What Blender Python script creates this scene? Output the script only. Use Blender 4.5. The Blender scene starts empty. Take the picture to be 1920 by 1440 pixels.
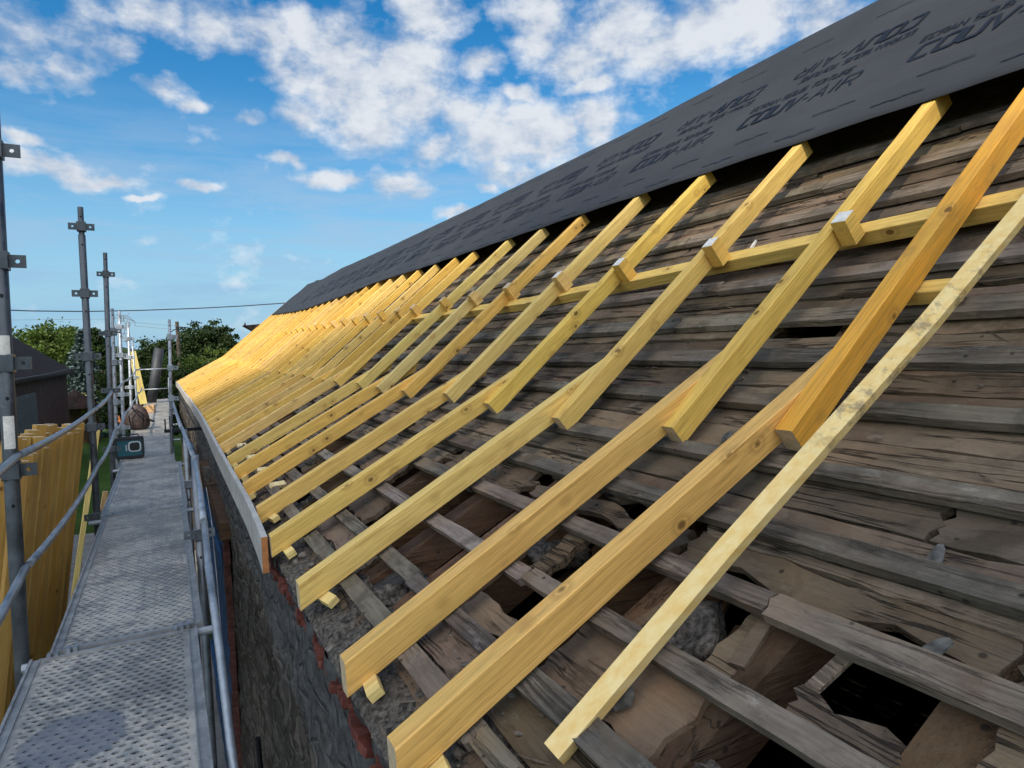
import bpy, math, random
from mathutils import Vector, Matrix, noise as mn
random.seed(7)
R_ = random.random
def U_(a, b): return a + (b - a) * R_()
sc = bpy.context.scene
C = sc.collection
rad = math.radians
# ------------------------------------------------------------------ camera
YAW, PIT, ROL, FPX = rad(27.93), rad(3.34), rad(-1.84), 1221.0
cF = Vector((math.sin(YAW) * math.cos(PIT), math.cos(YAW) * math.cos(PIT), -math.sin(PIT)))
r0 = Vector((math.cos(YAW), -math.sin(YAW), 0)); u0 = r0.cross(cF)
cR = r0 * math.cos(ROL) + u0 * math.sin(ROL); cU = -r0 * math.sin(ROL) + u0 * math.cos(ROL)
cam = bpy.data.objects.new('camera', bpy.data.cameras.new('camera')); C.objects.link(cam)
cam.data.sensor_width = 36; cam.data.lens = FPX / 1920 * 36
cam.data.clip_start = .05; cam.data.clip_end = 6000
cam.matrix_world = Matrix(((cR.x, cU.x, -cF.x, 0), (cR.y, cU.y, -cF.y, 0), (cR.z, cU.z, -cF.z, 0), (0, 0, 0, 1)))
sc.camera = cam
def ray(px, py): return cF + cR * ((px - 960) / FPX) - cU * ((py - 720) / FPX)
def at(px, py, dist):
    """a point seen in direction (px,py) at ground distance dist from where the photographer stood"""
    d = ray(px, py); return d * (dist / math.hypot(d.x, d.y))
GZ = -5.0   # ground level (the photographer's eye is the origin, the deck is 1.45 m below it)
DZ = -1.45
# ------------------------------------------------------------------ materials
def mat(name):
    m = bpy.data.materials.new(name); m.use_nodes = True
    return m, m.node_tree.nodes, m.node_tree.links, m.node_tree.nodes['Principled BSDF']
class N:
    """tiny node helper"""
    def __init__(s, m): s.t = m.node_tree; s.n = s.t.nodes; s.l = s.t.links
    def add(s, typ, **k):
        n = s.n.new(typ)
        for a, b in k.items(): setattr(n, a, b)
        return n
    def coord(s, which='Object'): return s.add('ShaderNodeTexCoord').outputs[which]
    def mapv(s, v, scale=(1, 1, 1), loc=(0, 0, 0), rot=(0, 0, 0)):
        n = s.add('ShaderNodeMapping'); s.l.new(v, n.inputs[0])
        n.inputs['Scale'].default_value = scale; n.inputs['Location'].default_value = loc; n.inputs['Rotation'].default_value = rot
        return n.outputs[0]
    def noise(s, v, scale=5, detail=4, rough=.55, dist=0):
        n = s.add('ShaderNodeTexNoise'); s.l.new(v, n.inputs['Vector'])
        n.inputs['Scale'].default_value = scale; n.inputs['Detail'].default_value = detail
        n.inputs['Roughness'].default_value = rough; n.inputs['Distortion'].default_value = dist
        return n.outputs['Fac']
    def vor(s, v, scale=5, feat='F1', out='Distance', rnd=1):
        n = s.add('ShaderNodeTexVoronoi', feature=feat); s.l.new(v, n.inputs['Vector'])
        n.inputs['Scale'].default_value = scale; n.inputs['Randomness'].default_value = rnd
        return n.outputs[out]
    def ramp(s, f, stops, interp='LINEAR'):
        n = s.add('ShaderNodeValToRGB'); s.l.new(f, n.inputs[0]); cr = n.color_ramp; cr.interpolation = interp
        while len(cr.elements) < len(stops): cr.elements.new(.5)
        for e, (p, c) in zip(cr.elements, stops):
            e.position = p; e.color = (c, c, c, 1) if isinstance(c, (int, float)) else (*c, 1)
        return n.outputs[0]
    def mix(s, f, a, b, typ='MIX'):
        n = s.add('ShaderNodeMix', data_type='RGBA', blend_type=typ)
        for i, v in ((0, f), (6, a), (7, b)):
            if isinstance(v, (int, float)): n.inputs[i].default_value = v if i == 0 else (v, v, v, 1)
            elif isinstance(v, tuple): n.inputs[i].default_value = (*v, 1)
            else: s.l.new(v, n.inputs[i])
        return n.outputs[2]
    def math(s, op, a, b=0.0, c=None, clamp=False):
        n = s.add('ShaderNodeMath', operation=op, use_clamp=clamp)
        for i, v in enumerate((a, b, c)):
            if v is None: continue
            if isinstance(v, (int, float)): n.inputs[i].default_value = v
            else: s.l.new(v, n.inputs[i])
        return n.outputs[0]
    def vadd(s, a, b):
        n = s.add('ShaderNodeVectorMath', operation='ADD'); s.l.new(a, n.inputs[0])
        if isinstance(b, tuple): n.inputs[1].default_value = b
        else: s.l.new(b, n.inputs[1])
        return n.outputs[0]
    def bump(s, h, strength=.3, dist=.01, prev=None):
        n = s.add('ShaderNodeBump'); s.l.new(h, n.inputs['Height'])
        n.inputs['Strength'].default_value = strength; n.inputs['Distance'].default_value = dist
        if prev: s.l.new(prev, n.inputs['Normal'])
        return n.outputs[0]
    def sep(s, v):
        n = s.add('ShaderNodeSeparateXYZ'); s.l.new(v, n.inputs[0]); return n.outputs
    def comb(s, x, y, z):
        n = s.add('ShaderNodeCombineXYZ')
        for i, v in enumerate((x, y, z)):
            if isinstance(v, (int, float)): n.inputs[i].default_value = v
            else: s.l.new(v, n.inputs[i])
        return n.outputs[0]
    def rnd(s):
        oi = s.add('ShaderNodeObjectInfo'); return oi.outputs['Random'], oi.outputs['Color']

def fin(h, b, col, rough=.7, nrm=None, metal=0, spec=.5):
    if isinstance(col, tuple): b.inputs['Base Color'].default_value = (*col, 1)
    else: h.l.new(col, b.inputs['Base Color'])
    if isinstance(rough, (int, float)): b.inputs['Roughness'].default_value = rough
    else: h.l.new(rough, b.inputs['Roughness'])
    b.inputs['Metallic'].default_value = metal
    b.inputs['Specular IOR Level'].default_value = spec
    if nrm: h.l.new(nrm, b.inputs['Normal'])

def new_wood():
    """fresh treated softwood, grain along local X, hue from the object's own colour"""
    m, n, l, b = mat('treated_softwood'); h = N(m)
    rn, oc = h.rnd()
    off = h.comb(h.math('MULTIPLY', rn, 37.0), h.math('MULTIPLY', rn, 11.0), h.math('MULTIPLY', rn, 5.0))
    v = h.vadd(h.coord(), off)
    g1 = h.noise(h.mapv(v, (1.2, 26, 26)), 2.2, 5, .6, .6)
    g2 = h.noise(h.mapv(v, (3, 120, 120)), 2.0, 3, .6)
    blot = h.noise(h.mapv(v, (1.3, 4, 4)), 1.6, 3, .5)
    c = h.mix(h.ramp(g1, [(.34, 0), (.66, 1)]), (.86, .82, .70), (1.10, 1.08, 1.02))
    c = h.mix(1, oc, c, 'MULTIPLY')
    c = h.mix(h.ramp(g2, [(.40, .42), (.50, 0)]), c, (.38, .19, .05))
    c = h.mix(h.ramp(blot, [(.52, 0), (.74, .30)]), c, (.60, .44, .12))      # greenish treatment
    c = h.mix(h.ramp(h.noise(h.mapv(v, (2, 7, 7), (9, 3, 1)), 1.3, 4, .6), [(.56, 0), (.75, .4)]), c, (.5, .22, .05))
    kv = h.vor(h.mapv(v, (.75, 1, 1)), 8.0)
    k = h.ramp(kv, [(.07, 1), (.125, 0)])
    c = h.mix(h.math('MULTIPLY', k, .85), c, (.13, .055, .015))
    ring = h.ramp(kv, [(.12, 0), (.16, .5), (.27, 0)])
    smg = h.ramp(h.noise(h.mapv(v, (4, 12, 12), (2, 8, 5)), 1.1, 6, .72), [(.60, 0), (.72, .45)])
    c = h.mix(smg, c, (.22, .15, .07))
    c = h.mix(ring, c, (.4, .2, .05))
    hh = h.math('ADD', h.math('MULTIPLY', g1, .6), h.math('MULTIPLY', g2, .5))
    fin(h, b, c, .6, h.bump(hh, .35, .004), spec=.25)
    return m

def old_wood(name, c1, c2, c3, streak=.5, crack=1.0, axis='Y', dust=.5):
    """grey weathered boards; axis = direction of the grain in object space"""
    m, n, l, b = mat(name); h = N(m)
    rn, oc = h.rnd()
    off = h.comb(h.math('MULTIPLY', rn, 41.0), h.math('MULTIPLY', rn, 23.0), h.math('MULTIPLY', rn, 7.0))
    v = h.vadd(h.coord(), off)
    A = (lambda a, t: (t, a, t) if axis == 'Y' else (a, t, t))
    warp = h.noise(h.mapv(v, A(1.5, 6)), 1, 3)
    v2 = h.vadd(v, h.comb(h.math('MULTIPLY', warp, .035), h.math('MULTIPLY', warp, .035), h.math('MULTIPLY', warp, .03)))
    g = h.noise(h.mapv(v2, A(2.2, 42)), 1.6, 6, .68, .3)
    fine = h.noise(h.mapv(v2, A(9, 170)), 1.4, 4, .7)
    big = h.noise(v, 2.4, 5, .6)
    big2 = h.noise(h.mapv(v, (1, 1, 1), (5, 5, 5)), 6.5, 5, .65)
    c = h.mix(h.ramp(big, [(.38, 0), (.62, 1)]), c1, c2)
    c = h.mix(h.ramp(g, [(.40, .0), (.70, streak * .8)]), c, c3)
    c = h.mix(h.ramp(big2, [(.51, 0), (.64, .7)]), c, tuple(x * .42 for x in c1))
    c = h.mix(h.ramp(fine, [(.34, .4), (.46, 0)]), c, tuple(x * .35 for x in c1))
    c = h.mix(h.ramp(h.noise(h.mapv(v, A(1.5, 3.5), (8, 1, 2)), 1.7, 5, .65), [(.48, 0), (.66, .38)]), c, (c1[0] * 1.15, c1[1] * .92, c1[2] * .72))
    # pale lime dust and bird marks
    d = h.noise(h.mapv(v, A(2, 4), (3, 1, 2)), 2.1, 7, .74)
    c = h.mix(h.ramp(d, [(.60, 0), (.74, dust)]), c, (.42, .38, .33))
    # long drying cracks
    ck = h.noise(h.mapv(v2, A(.8, 19), (1, 7, 3)), 1.0, 5, .60, .25)
    cr = h.ramp(h.math('ABSOLUTE', h.math('SUBTRACT', ck, .5)), [(.006, 1), (.020, 0)])
    msk = h.ramp(h.noise(h.mapv(v, (1, 1, 1), (2, 9, 4)), 2.6, 2), [(.45, 0), (.54, 1)])
    cr = h.math('MULTIPLY', cr, msk)
    c = h.mix(h.math('MULTIPLY', cr, .85 * crack), c, (.02, .015, .012))
    # nail and worm holes
    hv = h.vor(v, 13.0); hole = h.ramp(hv, [(.07, 1), (.11, 0)])
    c = h.mix(h.math('MULTIPLY', hole, .8), c, (.03, .022, .018))
    c = h.mix(1, c, oc, 'MULTIPLY')
    hh = h.math('SUBTRACT', h.math('ADD', g, h.math('MULTIPLY', fine, .45)), h.math('MULTIPLY', cr, 1.2))
    nb = h.bump(hh, .8, .008); nb = h.bump(big2, .6, .02, nb)
    fin(h, b, c, .85, nb, spec=.2)
    return m

def plain(name, col, rough=.6, metal=0, nscale=12, var=.25, bump=.1, spec=.4, obj=False):
    m, n, l, b = mat(name); h = N(m); v = h.coord()
    a = h.noise(v, nscale, 5, .6)
    c = h.mix(h.ramp(a, [(.35, 0), (.65, 1)]), tuple(x * (1 - var) for x in col), tuple(min(1, x * (1 + var)) for x in col))
    if obj: c = h.mix(1, c, h.rnd()[1], 'MULTIPLY')
    fin(h, b, c, rough, h.bump(a, bump, .01), metal, spec)
    return m

def galv(name='galvanised_steel', base=(.33, .35, .37), rough=.42, metal=.55):
    m, n, l, b = mat(name); h = N(m); v = h.coord()
    a = h.noise(v, 9, 6, .65); s = h.noise(h.mapv(v, (60, 60, 6)), 1.2, 3, .6); sp = h.vor(v, 55, out='Color')
    c = h.mix(h.ramp(a, [(.35, 0), (.68, 1)]), tuple(x * .62 for x in base), tuple(x * 1.25 for x in base))
    c = h.mix(h.ramp(s, [(.5, 0), (.75, .35)]), c, tuple(x * .45 for x in base))
    c = h.mix(h.ramp(h.noise(h.mapv(v, (1, 1, 1), (4, 4, 4)), 21, 5, .7), [(.62, 0), (.7, .6)]), c, (.55, .54, .5))
    c = h.mix(h.ramp(h.noise(h.mapv(v, (1, 1, 1), (8, 2, 4)), 5, 6, .7), [(.6, 0), (.72, .4)]), c, (.17, .11, .07))
    c = h.mix(1, c, h.rnd()[1], 'MULTIPLY')
    fin(h, b, c, h.ramp(a, [(.3, rough - .1), (.7, rough + .2)]), h.bump(a, .2, .004), metal)
    return m

def deck_mat():
    """perforated steel planks: rows of raised rims round holes, dust and smears of mortar"""
    m, n, l, b = mat('perforated_steel_deck'); h = N(m)
    v = h.coord(); x, y, z = h.sep(v)
    rn, oc = h.rnd()
    px, py = .046, .038
    row = h.math('FLOOR', h.math('DIVIDE', y, py))
    sh = h.math('MULTIPLY', h.math('MODULO', h.math('ABSOLUTE', row), 2.0), px * .5)
    fx = h.math('SUBTRACT', h.math('FRACT', h.math('DIVIDE', h.math('ADD', x, h.math('ADD', sh, 5 * px)), px)), .5)
    fy = h.math('SUBTRACT', h.math('FRACT', h.math('DIVIDE', y, py)), .5)
    dx = h.math('MULTIPLY', fx, px); dy = h.math('MULTIPLY', fy, py)
    r = h.math('SQRT', h.math('ADD', h.math('POWER', dx, 2.0), h.math('POWER', h.math('MULTIPLY', dy, 1.35), 2.0)))
    wob = h.math('MULTIPLY', h.math('SUBTRACT', h.noise(v, 60, 2), .5), .004)
    r = h.math('ADD', r, wob)
    rim = h.ramp(r, [(.005, .25), (.009, 1), (.0165, 0)])
    col = h.math('FLOOR', h.math('DIVIDE', h.math('ADD', x, h.math('ADD', sh, 5 * px)), px))
    odd = h.math('MODULO', h.math('ABSOLUTE', h.math('ADD', col, row)), 2.0)
    hole = h.math('MULTIPLY', h.ramp(r, [(.0046, 1), (.0066, 0)]), h.math('ADD', h.math('MULTIPLY', odd, .55), .45))
    # inside the tread only, not on the folded edges
    edge = h.ramp(h.math('ABSOLUTE', x), [(.292, 1), (.300, 0)])
    rim = h.math('MULTIPLY', rim, edge); hole = h.math('MULTIPLY', hole, edge)
    vv = h.vadd(v, h.comb(h.math('MULTIPLY', rn, 9.0), h.math('MULTIPLY', rn, 5.0), 0.0))
    a = h.noise(vv, 3.2, 6, .65); a2 = h.noise(vv, 14, 6, .7)
    c = h.mix(h.ramp(a, [(.38, 0), (.62, 1)]), (.20, .19, .175), (.35, .33, .295))
    c = h.mix(h.math('MULTIPLY', rim, .78), c, (.07, .065, .06))
    dust = h.ramp(h.math('ADD', h.math('MULTIPLY', a2, .6), h.math('MULTIPLY', h.noise(h.mapv(vv, (1, 1, 1), (7, 7, 7)), 2.1, 4), .4)), [(.47, 0), (.58, .75)])
    c = h.mix(dust, c, (.56, .50, .42))
    sm = h.ramp(h.noise(h.mapv(vv, (16, 1.5, 1)), 1.0, 5, .6), [(.56, 0), (.68, .35)])
    c = h.mix(sm, c, (.10, .10, .105))
    spl = h.ramp(h.vor(vv, 26.0), [(.10, .75), (.16, 0)]); spl = h.math('MULTIPLY', spl, h.ramp(h.noise(vv, 5, 3), [(.5, 0), (.6, 1)]))
    c = h.mix(spl, c, (.6, .57, .52))
    # round wet patch, smoother and bluer, where a bucket stood
    pd = h.add('ShaderNodeVectorMath', operation='DISTANCE'); h.l.new(h.mapv(v, (1, .95, 0)), pd.inputs[0]); pd.inputs[1].default_value = (-.10, .60, 0)
    pd2 = h.math('ADD', pd.outputs['Value'], h.math('MULTIPLY', h.math('SUBTRACT', a2, .5), .07))
    patch = h.math('MULTIPLY', h.ramp(pd2, [(.175, 1), (.195, 0)]), oc_alpha(h))
    c = h.mix(h.math('MULTIPLY', patch, .7), c, (.14, .15, .175))
    c = h.mix(hole, c, (.012, .012, .013))
    hh = h.math('SUBTRACT', rim, h.math('MULTIPLY', hole, 1.6))
    flat = h.math('SUBTRACT', 1.0, h.math('MULTIPLY', patch, .75))
    nb = h.bump(h.math('MULTIPLY', hh, flat), 1.0, .009)
    nb = h.bump(a2, .35, .006, nb)
    fin(h, b, c, h.ramp(a2, [(.35, .42), (.65, .75)]), nb, .25, .4)
    return m
def oc_alpha(h):
    return h.n.get('oi_alpha').outputs['Alpha'] if h.n.get('oi_alpha') else _mk(h)
def _mk(h):
    o = h.add('ShaderNodeObjectInfo'); o.name = 'oi_alpha'; return o.outputs['Alpha']

def stone_wall():
    m, n, l, b = mat('rubble_stone_masonry'); h = N(m); v = h.coord()
    w = h.noise(v, 3, 3); v2 = h.vadd(h.mapv(v, (1, 1, 1.7)), h.comb(0.0, h.math('MULTIPLY', w, .5), h.math('MULTIPLY', w, .4)))
    col = h.vor(v2, 4.6, out='Color'); dist = h.vor(v2, 4.6, 'DISTANCE_TO_EDGE')
    a = h.noise(v, 16, 7, .72); a2 = h.noise(v, 2.2, 4)
    c = h.mix(h.sep(col)[0], (.055, .040, .029), (.13, .112, .095))
    c = h.mix(h.ramp(a2, [(.45, 0), (.6, .55)]), c, (.06, .055, .05))
    c = h.mix(h.ramp(dist, [(.03, .95), (.08, 0)]), c, (.17, .148, .118))
    c = h.mix(h.ramp(a, [(.36, .45), (.46, 0)]), c, (.022, .018, .015))
    c = h.mix(h.ramp(a, [(.6, 0), (.72, .5)]), c, (.3, .28, .25))
    z = h.sep(v)[2]
    top = h.ramp(h.math('ADD', z, h.math('MULTIPLY', h.noise(v, 3.5, 5), .9)), [(.0, 0), (.12, .85)])  # remapped below
    c = h.mix(h.math('MULTIPLY', h.ramp(h.math('ADD', h.math('ADD', z, 1.75), h.math('MULTIPLY', a2, .4)), [(.35, 0), (.62, .8)]), 1.0), c,
              h.mix(h.ramp(a, [(.4, 0), (.62, 1)]), (.05, .049, .047), (.13, .127, .122)))
    hh = h.math('ADD', h.math('MULTIPLY', h.ramp(dist, [(0, 0), (.12, 1)]), .8), a)
    fin(h, b, c, .9, h.bump(hh, 1.0, .03), spec=.2)
    return m

def brick(name, c1, c2, mortar, scale=1.0, axis='YZ'):
    m, n, l, b = mat(name); h = N(m); v = h.coord(); x, y, z = h.sep(v)
    uv = h.comb(y if axis == 'YZ' else x, z, 0.0)
    t = h.add('ShaderNodeTexBrick'); h.l.new(uv, t.inputs['Vector'])
    t.inputs['Color1'].default_value = (*c1, 1); t.inputs['Color2'].default_value = (*c2, 1); t.inputs['Mortar'].default_value = (*mortar, 1)
    t.inputs['Scale'].default_value = scale; t.inputs['Brick Width'].default_value = .23; t.inputs['Row Height'].default_value = .075
    t.inputs['Mortar Size'].default_value = .009; t.inputs['Mortar Smooth'].default_value = .3
    a = h.noise(v, 3, 6, .7)
    c = h.mix(h.ramp(a, [(.4, .55), (.6, 0)]), t.outputs['Color'], tuple(q * .4 for q in c1))
    fin(h, b, c, .9, h.bump(t.outputs['Fac'], -.5, .008), spec=.2)
    return m

def leaf_mat(name, c1, c2, trans=.25):
    m, n, l, b = mat(name); h = N(m); v = h.coord()
    a = h.noise(v, 1.1, 4, .6); f = h.noise(v, 9, 2)
    c = h.mix(h.ramp(a, [(.35, 0), (.65, 1)]), c1, c2)
    c = h.mix(h.ramp(f, [(.4, .5), (.6, 0)]), c, tuple(q * .45 for q in c1))
    fin(h, b, c, .6, spec=.25)
    tr = h.add('ShaderNodeBsdfTranslucent'); h.l.new(c, tr.inputs[0])
    mx = h.add('ShaderNodeMixShader'); mx.inputs[0].default_value = trans
    h.l.new(b.outputs[0], mx.inputs[1]); h.l.new(tr.outputs[0], mx.inputs[2])
    h.l.new(mx.outputs[0], h.n['Material Output'].inputs[0])
    return m

M = {}
M['wood'] = new_wood()
M['plank'] = old_wood('old_roof_board', (.205, .146, .100), (.135, .096, .068), (.27, .208, .152), .45)
M['batten'] = old_wood('old_grey_batten', (.205, .165, .13), (.085, .068, .055), (.36, .31, .26), .6, .4, dust=.9)
M['oldraft'] = old_wood('old_brown_rafter', (.16, .088, .046), (.11, .064, .04), (.2, .14, .095), .5, .5, 'X', .3)
M['galv'] = galv()
M['deck'] = deck_mat()
M['rail'] = galv('aluminium_edge', (.30, .295, .285), .5, .3)
M['wall'] = stone_wall()
M['mortar'] = plain('crumbled_mortar', (.105, .088, .072), .95, 0, 60, .7, 1.0, .1)
M['chip'] = plain('mortar_chip', (.24, .205, .17), .95, 0, 30, .4, .8, .1, True)
M['tile'] = plain('broken_red_tile', (.125, .038, .026), .85, 0, 25, .35, .7, .2)
M['blue'] = plain('faded_blue_paint', (.035, .10, .21), .6, 0, 7, .3, .2)
M['zinc'] = plain('grey_primed_board', (.45, .415, .365), .7, 0, 9, .16, .15)
M['cut'] = plain('sawn_board_end', (.42, .16, .05), .7, 0, 30, .2, .2)
M['end'] = plain('pale_end_grain', (.55, .41, .25), .8, 0, 60, .15, .2)
M['white'] = plain('off_white', (.72, .66, .58), .8, 0, 40, .15, .3)
M['black'] = plain('black_steel', (.012, .012, .013), .45, .3, 20, .2, .1)
M['dark'] = plain('painted_loft_dark', (.02, .017, .014), 1, 0, 5, .2, .1, .0)  # near-black colour stands in for the darkness inside the loft
M['teal'] = plain('teal_plastic', (.012, .075, .095), .4, 0, 20, .15, .05)
M['rubber'] = plain('black_rubber', (.015, .015, .016), .7, 0, 20, .2, .1)
M['silver'] = plain('silver_plastic', (.55, .56, .56), .35, .3, 20, .1, .05)
M['bag'] = plain('dark_brown_leather', (.055, .035, .03), .55, 0, 14, .5, .6)
M['orange'] = plain('orange_plastic', (.55, .2, .07), .5, 0, 14, .2, .1)
M['roll'] = plain('rolled_black_membrane', (.035, .037, .041), .55, 0, 6, .25, .3)
def membrane_mat():
    m, n, l, b = mat('roofing_membrane'); h = N(m); v = h.coord()
    a = h.noise(v, 1.2, 4, .6); f = h.noise(v, 260, 2); w = h.noise(h.mapv(v, (2.2, .55, 2.2)), 1.6, 3, .5)
    c = h.mix(h.ramp(a, [(.35, 0), (.65, 1)]), (.026, .0265, .028), (.036, .0365, .038))
    c = h.mix(h.ramp(f, [(.4, .25), (.6, 0)]), c, (.03, .03, .033))
    nb = h.bump(w, .6, .06); nb = h.bump(f, .25, .001, nb)
    fin(h, b, c, .7, nb, spec=.28); return m
M['memb'] = membrane_mat()
M['ink'] = plain('black_print', (.007, .007, .008), .55, 0, 60, .2, .0)
# ------------------------------------------------------------------ mesh helpers
class MB:
    def __init__(s): s.v = []; s.f = []; s.mi = []
    def face(s, idx, k=0): s.f.append(tuple(idx)); s.mi.append(k)
    def quad(s, a, b, c, d, k=0):
        i = len(s.v); s.v += [tuple(a), tuple(b), tuple(c), tuple(d)]; s.face((i, i + 1, i + 2, i + 3), k)
    def box(s, lo, hi, M4=None, ch=0.0, k=0):
        """box from lo to hi, optional chamfer on the edges that run along X"""
        x0, y0, z0 = lo; x1, y1, z1 = hi
        if ch <= 0:
            P = [(x, y, z) for x in (x0, x1) for y in (y0, y1) for z in (z0, z1)]
            Fc = [(0, 1, 3, 2), (4, 6, 7, 5), (0, 4, 5, 1), (2, 3, 7, 6), (0, 2, 6, 4), (1, 5, 7, 3)]
        else:
            prof = [(y0 + ch, z0), (y1 - ch, z0), (y1, z0 + ch), (y1, z1 - ch), (y1 - ch, z1), (y0 + ch, z1), (y0, z1 - ch), (y0, z0 + ch)]
            P = [(x0, y, z) for y, z in prof] + [(x1, y, z) for y, z in prof]
            Fc = [tuple(range(7, -1, -1)), tuple(range(8, 16))] + [(i, (i + 1) % 8, 8 + (i + 1) % 8, 8 + i) for i in range(8)]
        i0 = len(s.v)
        for p in P:
            q = Vector(p)
            if M4: q = M4 @ q
            s.v.append(tuple(q))
        for f in Fc: s.face([i0 + j for j in f], k)
    def tube(s, path, r, n=14, caps=True, r2=None, k=0):
        path = [Vector(p) for p in path]; m = len(path); i0 = len(s.v)
        t = (path[1] - path[0]).normalized(); ref = Vector((0, 0, 1)) if abs(t.z) < .9 else Vector((1, 0, 0))
        a = t.cross(ref).normalized()
        for j, p in enumerate(path):
            t = (path[min(j + 1, m - 1)] - path[max(j - 1, 0)]).normalized()
            a = (a - t * a.dot(t)).normalized(); bb = t.cross(a)
            rr = r if r2 is None else r + (r2 - r) * j / (m - 1)
            if isinstance(r, (list, tuple)): rr = r[j]
            for q in range(n):
                an = 2 * math.pi * q / n; s.v.append(tuple(p + a * (math.cos(an) * rr) + bb * (math.sin(an) * rr)))
        for j in range(m - 1):
            for q in range(n):
                s.face((i0 + j * n + q, i0 + j * n + (q + 1) % n, i0 + (j + 1) * n + (q + 1) % n, i0 + (j + 1) * n + q), k)
        if caps:
            s.face([i0 + q for q in range(n - 1, -1, -1)], k); s.face([i0 + (m - 1) * n + q for q in range(n)], k)
    def blob(s, c, r, seed=0, n=7, m=10, amp=.25, k=0, M4=None):
        """irregular stone"""
        c = Vector(c); i0 = len(s.v)
        rx, ry, rz = r if isinstance(r, tuple) else (r, r, r)
        def pt(th, ph):
            d = Vector((math.sin(th) * math.cos(ph), math.sin(th) * math.sin(ph), math.cos(th)))
            f = 1 + amp * mn.noise(d * 1.7 + Vector((seed * 3.1, seed, 0)))
            q = Vector((d.x * rx * f, d.y * ry * f, d.z * rz * f))
            if M4: q = M4 @ q
            return tuple(c + q)
        s.v.append(pt(0, 0))
        for a in range(1, n):
            for q in range(m): s.v.append(pt(math.pi * a / n, 2 * math.pi * q / m))
        s.v.append(pt(math.pi, 0)); last = len(s.v) - 1
        for q in range(m):
            s.face((i0, i0 + 1 + q, i0 + 1 + (q + 1) % m), k)
            s.face((last, last - m + (q + 1) % m, last - m + q), k)
        for a in range(n - 2):
            for q in range(m):
                b0 = i0 + 1 + a * m
                s.face((b0 + q, b0 + m + q, b0 + m + (q + 1) % m, b0 + (q + 1) % m), k)
    def mesh(s, name, mats, smooth=False):
        me = bpy.data.meshes.new(name); me.from_pydata(s.v, [], s.f)
        for mm in (mats if isinstance(mats, list) else [mats]): me.materials.append(mm)
        if any(s.mi): me.polygons.foreach_set('material_index', s.mi)
        if smooth: me.polygons.foreach_set('use_smooth', [True] * len(s.f))
        me.update(); return me
    def build(s, name, mats, parent=None, smooth=False, color=None):
        return link(name, s.mesh(name, mats, smooth), parent, color)
def link(name, me, parent=None, color=None):
    o = bpy.data.objects.new(name, me); C.objects.link(o)
    if parent: o.parent = parent
    if color: o.color = (*color, 1)
    return o
def tag(o, label=None, cat=None, group=None, kind=None):
    if label: o['label'] = label
    if cat: o['category'] = cat
    if group: o['group'] = group
    if kind: o['kind'] = kind
    return o
def empty(name, loc=(0, 0, 0), rot=(0, 0, 0)):
    o = bpy.data.objects.new(name, None); C.objects.link(o); o.location = loc; o.rotation_euler = rot; o.empty_display_size = .1
    return o
ORD = ['nearest', 'second', 'third', 'fourth', 'fifth', 'sixth', 'seventh', 'eighth', 'ninth', 'tenth', 'eleventh', 'twelfth', 'thirteenth', 'fourteenth', 'fifteenth', 'sixteenth']

# ------------------------------------------------------------------ roof geometry
T1, T2 = rad(28.5), rad(40.6)
XE, ZE = .372, -.82          # foot of the lower rafters (top edge)
UX, UZ = 1.46, -.283         # foot of the upper rafters (top edge)
SPY = [1.314, 1.755, 2.416, 3.108, 3.75, 4.47, 5.095, 5.75, 6.55, 7.05]
while SPY[-1] < 24.2: SPY.append(SPY[-1] + .655 + U_(-.04, .04))
def eave_x(y):
    K = [(-5, .372), (3.1, .372), (4, .392), (7, .402), (11, .425), (14, .405), (16, .37), (20, .36), (25, .285)]
    for (a, va), (b, vb) in zip(K, K[1:]):
        if y <= b: t = max(0, (y - a) / (b - a)); return va + (vb - va) * t
    return K[-1][1]
def prof(x):
    a = -.96 + .51 * (x - .37); b = -.533 + .857 * (x - 1.46); k = .04
    return .5 * (a + b + math.sqrt((a - b) ** 2 + k * k)) 
def slope_at(x): return (prof(x + .005) - prof(x - .005)) / .01
def rp(x, y, off=0.0):
    """point on the old roof surface, off = height above it along its normal"""
    s = slope_at(x); n = Vector((-s, 0, 1)).normalized()
    return Vector((x, y, prof(x))) + n * off
YB0, YB1 = -2.4, 24.4

# new rafters: one mesh for each length, origin at the top foot corner, grain along local X
def rafter_mesh(name, L, w, hh, th, plumb=True, seed=0, endmat=True):
    mb = MB(); ch = .003; n = 14
    prof_ = [(-w + ch, -hh), (-ch, -hh), (0, -hh + ch), (0, -ch), (-ch, 0), (-w + ch, 0), (-w, -ch), (-w, -hh + ch)]
    for j in range(n + 1):
        t = j / n; x = L * t
        wy = .004 * math.sin(t * 3.1 + seed) + .002 * mn.noise(Vector((t * 4, seed, 0))); wz = .004 * math.sin(t * 2.3 + seed * 2)
        for (y, z) in prof_:
            xx = x + z * math.tan(th) * (.9 if plumb and j == 0 else 0) + (z * 1.35 if plumb and j == n else 0)
            mb.v.append((xx, y + wy, z + wz))
    for j in range(n):
        for q in range(8):
            mb.face((j * 8 + q, j * 8 + (q + 1) % 8, (j + 1) * 8 + (q + 1) % 8, (j + 1) * 8 + q))
    mb.face(list(range(7, -1, -1)), 1); mb.face([n * 8 + q for q in range(8)], 1)
    return mb.mesh(name, [M['wood'], M['end']])
PAL = [(.84, .53, .13), (.81, .49, .12), (.86, .57, .18), (.77, .46, .10), (.84, .51, .15), (.74, .47, .13), (.87, .54, .12), (.78, .51, .19)]
low_m = [rafter_mesh('lower_rafter_mesh', 1.64, .058, .088, T1, True, s) for s in (1, 2.2, 3.7)]
upp_m = [rafter_mesh('upper_rafter_mesh', 3.4, .058, .082, T2, False, s) for s in (.5, 1.9, 4.1)]
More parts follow.
